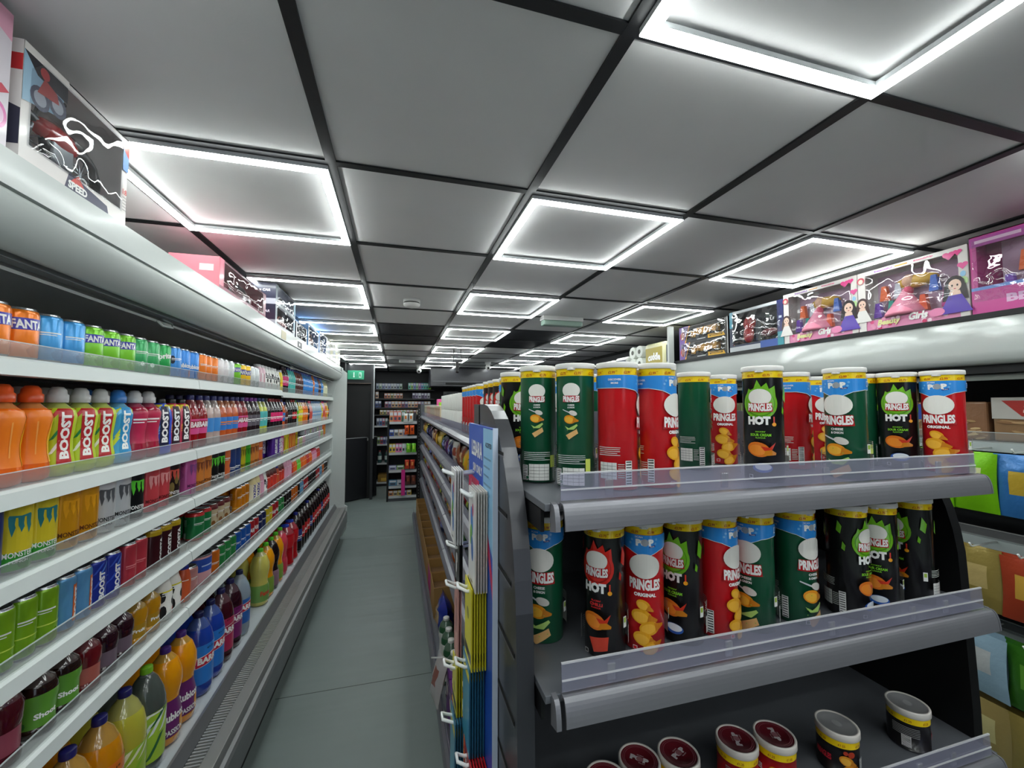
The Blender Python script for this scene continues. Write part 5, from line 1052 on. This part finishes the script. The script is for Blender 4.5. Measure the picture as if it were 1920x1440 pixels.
rtoy(1.003, 1.384, .272, 'e6e0dc', 'e6e0dc', af_beauty, None, 'wide pink doll box with film window on the right cooler', doll, win=.15)
rtoy(1.388, 1.766, .272, 'e6e0dc', 'e6e0dc', af_beauty, None, 'pink doll box nearer the dark figure box on the right cooler', doll, win=.15)
def af_bp(cv, w2, h): cv.rect(-w2, 0, w2, h*.3, 'd04a98').rect(-w2, h*.3, w2, h*.34, '7a9ce0').text('BENNY PINK', -w2*.2, h*.15, w2*1.0, h*.1, 'e8b8dc', off=.05).rect(-w2, h*.86, -w2*.5, h*.98, 'b04a9c').rect(-w2*.95, h*.9, -w2*.55, h*.94, 'f0c8e0')
rtoy(.40, .998, .29, 'd04a98', 'b03a80', af_bp, None, 'bright pink doll box at the right edge on the cooler', doll, win=.06)
def af_fig(cv, w2, h): cv.rect(-w2, h*.6, -w2*.86, h, '3a9cb8').rect(-w2, 0, -w2*.86, h*.6, '26304c').rect(w2*.8, h*.3, w2, h, '34386c').rect(w2*.8, 0, w2, h*.3, '3c9aa8').rect(-w2*.86, h*.93, w2*.8, h, 'c8ccd0').rect(-w2, 0, w2*.2, h*.12, 'c0c4c8').rect(w2*.2, 0, w2*.8, h*.17, '3c5ca8').rect(w2*.85, h*.6, w2*.95, h*.65, 'c8d0e8')
def figure(mb, w2, h, d, S):
    x = S*d*.4; rd = M('b82420', .3); dk = M('1a1c20', .3); mb.box(S*d*.8-.001, S*d*.8+.001, -w2*.83, w2*.83, h*.14, h*.92, M('20242a', .4))
    mb.ball((x, w2*.38, h*.66), h*.16, rd, (.7,1,1.1)).ball((x, w2*.42, h*.4), h*.14, rd, (.6,1,1.5)).ball((x, -w2*.3, h*.6), h*.13, dk, (.6,1.6,1)).ball((x, -w2*.35, h*.36), h*.12, M('6a2028', .3), (.6,2,.8)).box(x-.012, x+.012, -w2*.1, w2*.1, h*.2, h*.7, dk, .004)
rtoy(1.772, 2.155, .256, '26304c', '1c2030', af_fig, None, 'dark blue toy box with a red toy behind film on the right cooler', figure, win=.15)
def af_trk(cv, w2, h): cv.rect(-w2, 0, w2, h*.2, '26262c').rect(w2*.98, 0, w2, h, W_).poly([(w2*.25,h*.04),(w2*.24,h*.26),(w2*.85,h*.22),(w2*.9,h*.02)][::1], 'e8b01c').rect(-w2*.2, h*.08, w2*.15, h*.12, 'c8c8c8').poly([(-w2,0),(-w2,h),(-w2*.55,h),(-w2*.75,0)][::1], '7a5aa0').ell(-w2*.85, h*.45, w2*.1, h*.25, 'c8402c', 12).poly([(-w2*.55,h),(-w2*.5,h),(-w2*.7,0),(-w2*.75,0)], 'e8a02c').rect(w2*.32, h*.1, w2*.8, h*.19, '4a3a10').rect(w2*.36, h*.125, w2*.76, h*.165, 'e8b01c')
def truck(mb, w2, h, d, S):
    x = S*d*.45; y_ = M('d8982c', .4); mb.box(x-.02, x+.02, -w2*.45, w2*.35, h*.42, h*.82, y_, .004).box(x-.02, x+.02, w2*.4, w2*.6, h*.3, h*.7, y_, .004).ball((x, w2*.72, h*.5), h*.22, M('6a2c3c', .3), (.5,1,1)).box(S*d*.8-.001, S*d*.8+.001, -w2*.83, w2*.83, h*.2, h*.92, M('5a5248', .5))
    for yy in (-w2*.3, 0, w2*.3): mb.tube([(x+.024, yy, h*.34), (x-.024, yy, h*.34)], h*.13, M('1a1a1c'), 14)
rtoy(2.17, 2.645, .122, '3a342c', '1a1a1e', af_trk, None, 'yellow toy truck box, lower of the two stacked on the right cooler', truck, win=.12)
rtoy(2.17, 2.645, .122, '3a342c', '1a1a1e', af_trk, None, 'yellow toy truck box, upper of the two stacked on the right cooler', truck, win=.12, z=TB+.1225)
# shelving beyond the right cooler, with tissue packs on top
wr = empty('wall_shelving', (0, 0, 0)); MB().box(2.15, 2.8, 2.76, 8.2, .05, 1.93, M('2a2b30', .5)).build('carcass', wr)
for z in (.3, .7, 1.1, 1.5, 1.93): 
    MB().box(2.06, 2.15, 2.76, 8.2, z-.03, z, RAIL).build('shelf_board', wr)
tag(wr, 'dark wall shelving beyond the right cooler, mostly hidden', 'shelving')
def tissue(y, z, col, txt, lab, h=.22, ends=False, w_=.3):
    r = empty('tissue_pack', (2.2, y, z)); wm = M(col, .28, coat=.5, bump=.7, bs=18); mb = MB()
    if ends:
        for a in (0, 1):
            for b_ in (0, 1): mb.tube([(0, -.057+.114*a, .056+.112*b_), (.2, -.057+.114*a, .056+.112*b_)], .056, M('dfe3da', .35, coat=.4), 18).tube([(-.001, -.057+.114*a, .056+.112*b_), (.004, -.057+.114*a, .056+.112*b_)], .022, M('6a6a64', .8), 14)
    else:
        mb.box(0, .2, -w_/2, w_/2, 0, h, wm, .03, 3); cv = Cv().rect(-w_*.42, h*.15, w_*.4, h*.8, 'a8962c' if txt == 'cuddle' else '38404c')
        if txt: cv.text(txt, 0, h*.4, w_*.6, h*.3, W_, off=.05, arch=.008)
        cv.onto(mb, flat((-.0005,0,0),(0,-1,0),(0,0,1)))
    mb.build('wrapped_rolls', r); tag(r, lab, 'tissue pack', 'toilet roll packs beyond the right cooler')
tissue(2.92, 1.931, 'd0d8d0', 'Cu', 'white toilet roll pack with dark lettering beside the black end panel', w_=.2)
tissue(3.18, 1.931, 'd8d4a8', 'cuddle', 'gold toilet roll pack beyond the right cooler')
tissue(3.47, 1.931, 'dfe3da', None, 'four-roll toilet paper pack seen from the ends', ends=True)
for i in range(4): tissue(3.75+.28*i, 1.931, 'd0d2cc', None, 'white toilet roll pack, '+ORD[i]+' beyond the four-roll pack', h=.15-.01*i, w_=.24)
# ================================================================== far end of the shop
DW = M('232427', .5, var=.1)
s = MB().box(XL, -.84, 7.40, 7.46, 0, 2.295, DW).box(-.84, -.44, 7.40, 7.46, 1.95, 2.295, DW).box(-.44, -.40, 7.38, 7.48, 0, 2.295, M('2c2d31'))
struct(s.build('wall_partition')); struct(MB().box(-.405, -.385, 7.365, 7.382, 1.02, 2.28, M('9ea2a4', .35)).box(-.84, -.42, 7.392, 7.399, 1.95, 1.965, M('5c5048', .5)).build('trim_3'))
struct(MB().box(-.86, -.42, 7.50, 7.54, 0, 1.95, M('141416', .5)).build('door_2'))
MB().box(-.50, -.48, 7.46, 7.50, .98, 1.02, ALU).build('handle', bpy.data.objects['door_2'])
r = empty('half_door', (-.82, 7.26, 0)); a = math.atan2(.38, .47)
MB().box(0, .60, -.018, .018, .015, 1.03, M('1b1c20', .45, var=.1)).build('panel', r); MB().box(-.004, .602, -.02, .02, 1.03, 1.04, M('8a8c8e', .3)).box(-.006, 0, -.02, .02, .015, 1.03, M('6a6c6e')).build('edge_trim', r); r.rotation_euler.z = a
tag(r, 'dark half-height counter door standing open at the back', 'door')
MB_ = MB().box(-.94, -.84, 7.2, 7.39, 0, 2.28, M('2a2b2e', .5)); tag(MB_.build('door_post'), 'dark post beside the open half-height door', 'post')
r = empty('exit_sign', (-.69, 7.385, 2.02)); mb = MB().box(-.13, .13, -.02, .012, 0, .15, M('2c8a68', .35, emit=.35), .004)
Cv().poly([(-.045,.05),(-.03,.03),(-.015,.05),(-.024,.05),(-.024,.12),(-.036,.12),(-.036,.05)], 'cfeee0').poly([(.05,.03),(.09,.03),(.09,.12),(.05,.12)], '9cc8b4').ell(.066,.10,.009,.009,'1c5a44',10).poly([(.058,.09),(.075,.09),(.082,.04),(.074,.04),(.066,.065),(.058,.04),(.054,.045)], '1c5a44').onto(mb, flat((0,-.0204,0),(1,0,0),(0,0,1)), matf=lambda c: M(c, .4, emit=.4)); mb.build('sign_face', r)
tag(r, 'green emergency exit sign with a down arrow above the dark doorway', 'exit sign')
# wall unit behind the counter
bu = empty('counter_shelving', (.12, 8.7, 0))
def Bk(mb, name, parent=bu):
    for v in mb.bm.verts: v.co -= Vector((.12, 8.7, 0))
    return mb.build(name, parent)
Bk(MB().box(-.44, 1.2, 8.88, 8.93, 0, 2.25, M('2e2f33', .5)), 'back_panel'); Bk(MB().box(-.46, -.44, 8.45, 8.93, 0, 2.1, BLACK), 'side_panel')
BZ = [1.905, 1.72, 1.54, 1.40, 1.18, .82, .45, .08]
for z in BZ: Bk(MB().box(-.44, .72, 8.50, 8.88, z-.03, z, M('2a2b2f' if z > 1.3 else 'b8babc', .4)), 'shelf_board')
Bk(MB().box(-.44, .72, 8.5, 8.86, 0, .05, BLACK), 'base_plinth')
tag(bu, 'wall shelving with small stock behind the counter at the far back', 'shelving')
def row_boxes(z, x0, x1, w_, h_, cols, ds, place, y=8.53, d=.08, gap=.004, caps=True):
    x = x0; n = 0
    while x+w_ <= x1:
        c = cols[n % len(cols)]; mb = MB().box(-w_/2, w_/2, 0, d, 0, h_, P(c))
        Cv().rect(-w_*.4, h_*.6, w_*.4, h_*.92, 'c8ccd4' if caps else W_).rect(-w_*.3, h_*.15, w_*.3, h_*.45, '3a3c4c').onto(mb, flat((0,-.0005,0),(1,0,0),(0,0,1)))
        o = mb.build('retail_box', None, (x+w_/2, y, z+.0005)); tag(o, ds+' '+place+', '+(ORD[n] if n and n < 20 else 'leftmost' if n == 0 else 'far along')+(' from left' if n else ''), 'box', ds+'es '+place if ds.endswith('x') else ds+'s '+place); x += w_+gap; n += 1
row_boxes(1.905, -.42, .10, .052, .11, ['8aa0b8','9ab89a','7a8ac0','a8b4c4','8a9ac8','a8b4b8','b8c0c8'], 'pale vape box', 'on the top back wall shelf')
row_boxes(1.905, .20, .68, .046, .125, ['4ac0a0','8ac83c','5a7ad8','6ac86a','b85ac0','4a9cd8','3cc8b8'], 'bright vape box', 'on the right of the top back wall shelf')
row_boxes(1.72, -.43, -.36, .06, .13, ['c8a890'], 'beige pack', 'on the second back wall shelf'); row_boxes(1.72, -.26, .13, .055, .10, ['b86a4c','c8845c','8a8c4c','c8a08a'], 'brown tobacco pack', 'on the second back wall shelf'); row_boxes(1.72, .28, .66, .055, .11, ['5a4a70','8a7aa0','a8a8b4'], 'purple tobacco pack', 'on the second back wall shelf')
row_boxes(1.54, -.43, -.27, .055, .13, ['4a5a8c','3c4870'], 'blue tobacco pack', 'on the third back wall shelf'); row_boxes(1.54, -.25, .70, .06, .12, ['8c4a5c','6a5a90','c89a6c','b8a48c','c8845c'], 'mixed tobacco pack', 'on the third back wall shelf')
row_boxes(1.40, -.34, .70, .06, .09, ['c8a858','a8b06a','c88a8c','b09a4a','8a3c24','c8b48c'], 'small sweet box', 'on the fourth back wall shelf')
row_boxes(1.18, -.40, -.16, .05, .15, ['7a8090','4a6a9c','a8485c','5a7a70'], 'small toiletry pack', 'on the fifth back wall shelf'); row_boxes(.82, -.38, -.14, .05, .14, ['6a8a3c','a83a4c','4a4c8c','7a8aa0'], 'coloured small pack', 'on the sixth back wall shelf')
KINDS['wtr'] = bot('cola', .25, .04, '3c5a58', '8a2c34', A(None), 'dark green bottle', lab=(.25,.55,'c8d4d0'))
for i, x in enumerate((-.33, -.20)): o = put('wtr', (x, 8.56, .4505), -1.57, '', ''); REG.pop(); tag(o, 'dark green bottle, '+('left' if i == 0 else 'right')+' of the pair low on the back wall shelving', 'bottle')
tag(MB().box(-.36, -.16, 8.52, 8.8, .0805, .22, M('8a6a2c', .8), .003).box(-.30, -.2, 8.515, 8.52, .1, .16, P('c8a03c')).build('cardboard_box'), 'brown cardboard box on the lowest back wall shelf', 'box')
# free-standing unit in front of it
fu = empty('display_stand', (.09, 7.35, 0))
def F(mb, name, parent=fu):
    for v in mb.bm.verts: v.co -= Vector((.09, 7.35, 0))
    return mb.build(name, parent)
F(MB().box(-.163, -.135, 7.12, 7.55, 0, 1.33, BLACK), 'side_post'); F(MB().box(.32, .348, 7.12, 7.55, 0, 1.33, BLACK), 'side_post'); F(MB().box(-.135, .32, 7.52, 7.55, 0, 1.45, M('2c2d32')), 'back_panel')
F(MB().box(-.135, .32, 7.14, 7.52, .0, .045, M('4a4c50')), 'base_plinth')
FZ = [1.31, 1.07, .80, .51, .25, .09]
for z in FZ: F(MB().box(-.135, .32, 7.15, 7.52, z-.012, z, GSHELF).box(-.13, .315, 7.13, 7.15, z-.04, z+.0, M('c0c2c4', .3, metal=.3)), 'shelf_board')
tag(fu, 'black narrow display stand with sweets near the back of the shop', 'shelving')
row_boxes(1.31, -.13, .13, .06, .17, ['c8885c','c85a4c','d8705c','4a7a58','8a2c2c'], 'sweet carton', 'on the top of the display stand', y=7.18)
row_boxes(1.07, -.13, .17, .07, .11, ['2c4a9c','8a8a80','c8a890','a8a0b4'], 'mixed carton', 'on the second stand shelf', y=7.18); row_boxes(.80, -.13, .18, .048, .14, ['d8c03c','d8b83c','d87aa8','d070a0','b8c8c0','a8c0b8'], 'juice pouch box', 'on the third stand shelf', y=7.18)
row_boxes(.51, -.13, .14, .12, .07, ['8a8ab0','7a9a5c'], 'flat snack box', 'on the fourth stand shelf', y=7.18); row_boxes(.25, -.13, .16, .13, .09, ['4a7a98','b8bcc4'], 'blue tissue box', 'on the fifth stand shelf', y=7.18); row_boxes(.09, -.13, .31, .07, .08, ['c87a3c','b8a070','c8a83c','6a5a9c','c8a83c','7a6a9c'], 'low sweet tray', 'on the bottom of the display stand', y=7.16)
for key, c1, c2, ds in (('k_or','c8501c','6a2018','orange hanging sweet bag'),('k_gn','6ab82c','a8d84a','green hanging sweet bag'),('k_rd','b83a24','e08a4c','red hanging sweet bag'),('k_br','5a2c24','8a4a30','brown hanging sweet bag'),('k_wh','c8ccc8','c8702c','white and orange sweet bag')):
    bagkind(key, .075, .15, .025, c1, c2, ds, 'hanging_bag', 'sweet bag')
for z, k, x0 in ((1.30, 'k_wh', .15), (1.10, 'k_or', .17), (.80, 'k_gn', .20), (.53, 'k_rd', .18), (.27, 'k_br', .20)):
    for i in range(2): put(k, (x0+.085*i-.02, 7.11, z), -PI/2+PI, 'on the display stand', 'sweet bags clipped to the display stand') if False else put(k, (x0+.085*i-.02, 7.10, z), PI/2, 'on the display stand', 'sweet bags clipped to the display stand')
o = MB().box(-.03, .03, -.02, .02, 0, .42, P('c0287c'), .002).build('card_strip', None, (.10, 7.10, .10)); tag(o, 'magenta vertical card strip hanging on the display stand', 'card strip')
# black air unit and till gear at the back right
au = empty('air_unit', (1.35, 7.9, 0)); MB().box(-.78, .9, -.25, .3, 1.93, 2.285, M('2b2c31', .3, coat=.2), .01).build('casing', au)
MB().box(-.74, .8, -.262, -.25, 2.02, 2.03, M('6a6c70')).box(-.5, .7, -.262, -.25, 1.965, 2.0, GAPM).build('vent', au); tag(au, 'wide black air unit high on the back right of the shop', 'air unit')
mo = empty('till_screen', (1.0, 8.0, 1.58)); MB().box(-.16, .16, -.015, .015, .06, .27, M('101114', .3), .004).box(-.02, .02, .0, .03, 0, .1, BLACK).box(-.08, .08, -.05, .08, 0, .008, BLACK).build('casing', mo); MB().box(-.145, .145, -.0165, -.015, .075, .255, M('1a2226', .1)).build('screen', mo); tag(mo, 'small dark till screen behind the gondola end', 'screen')
ct = MB().box(.72, 2.0, 7.85, 8.3, 0, 1.58, M('222327', .5)).box(.70, 2.02, 7.83, 8.32, 1.56, 1.58, M('4a4c50')); tag(ct.build('sales_counter'), 'tall dark sales counter at the back right', 'counter')
finish_labels()
print('OBJ', len(bpy.data.objects), 'top', sum(1 for o in bpy.data.objects if not o.parent))
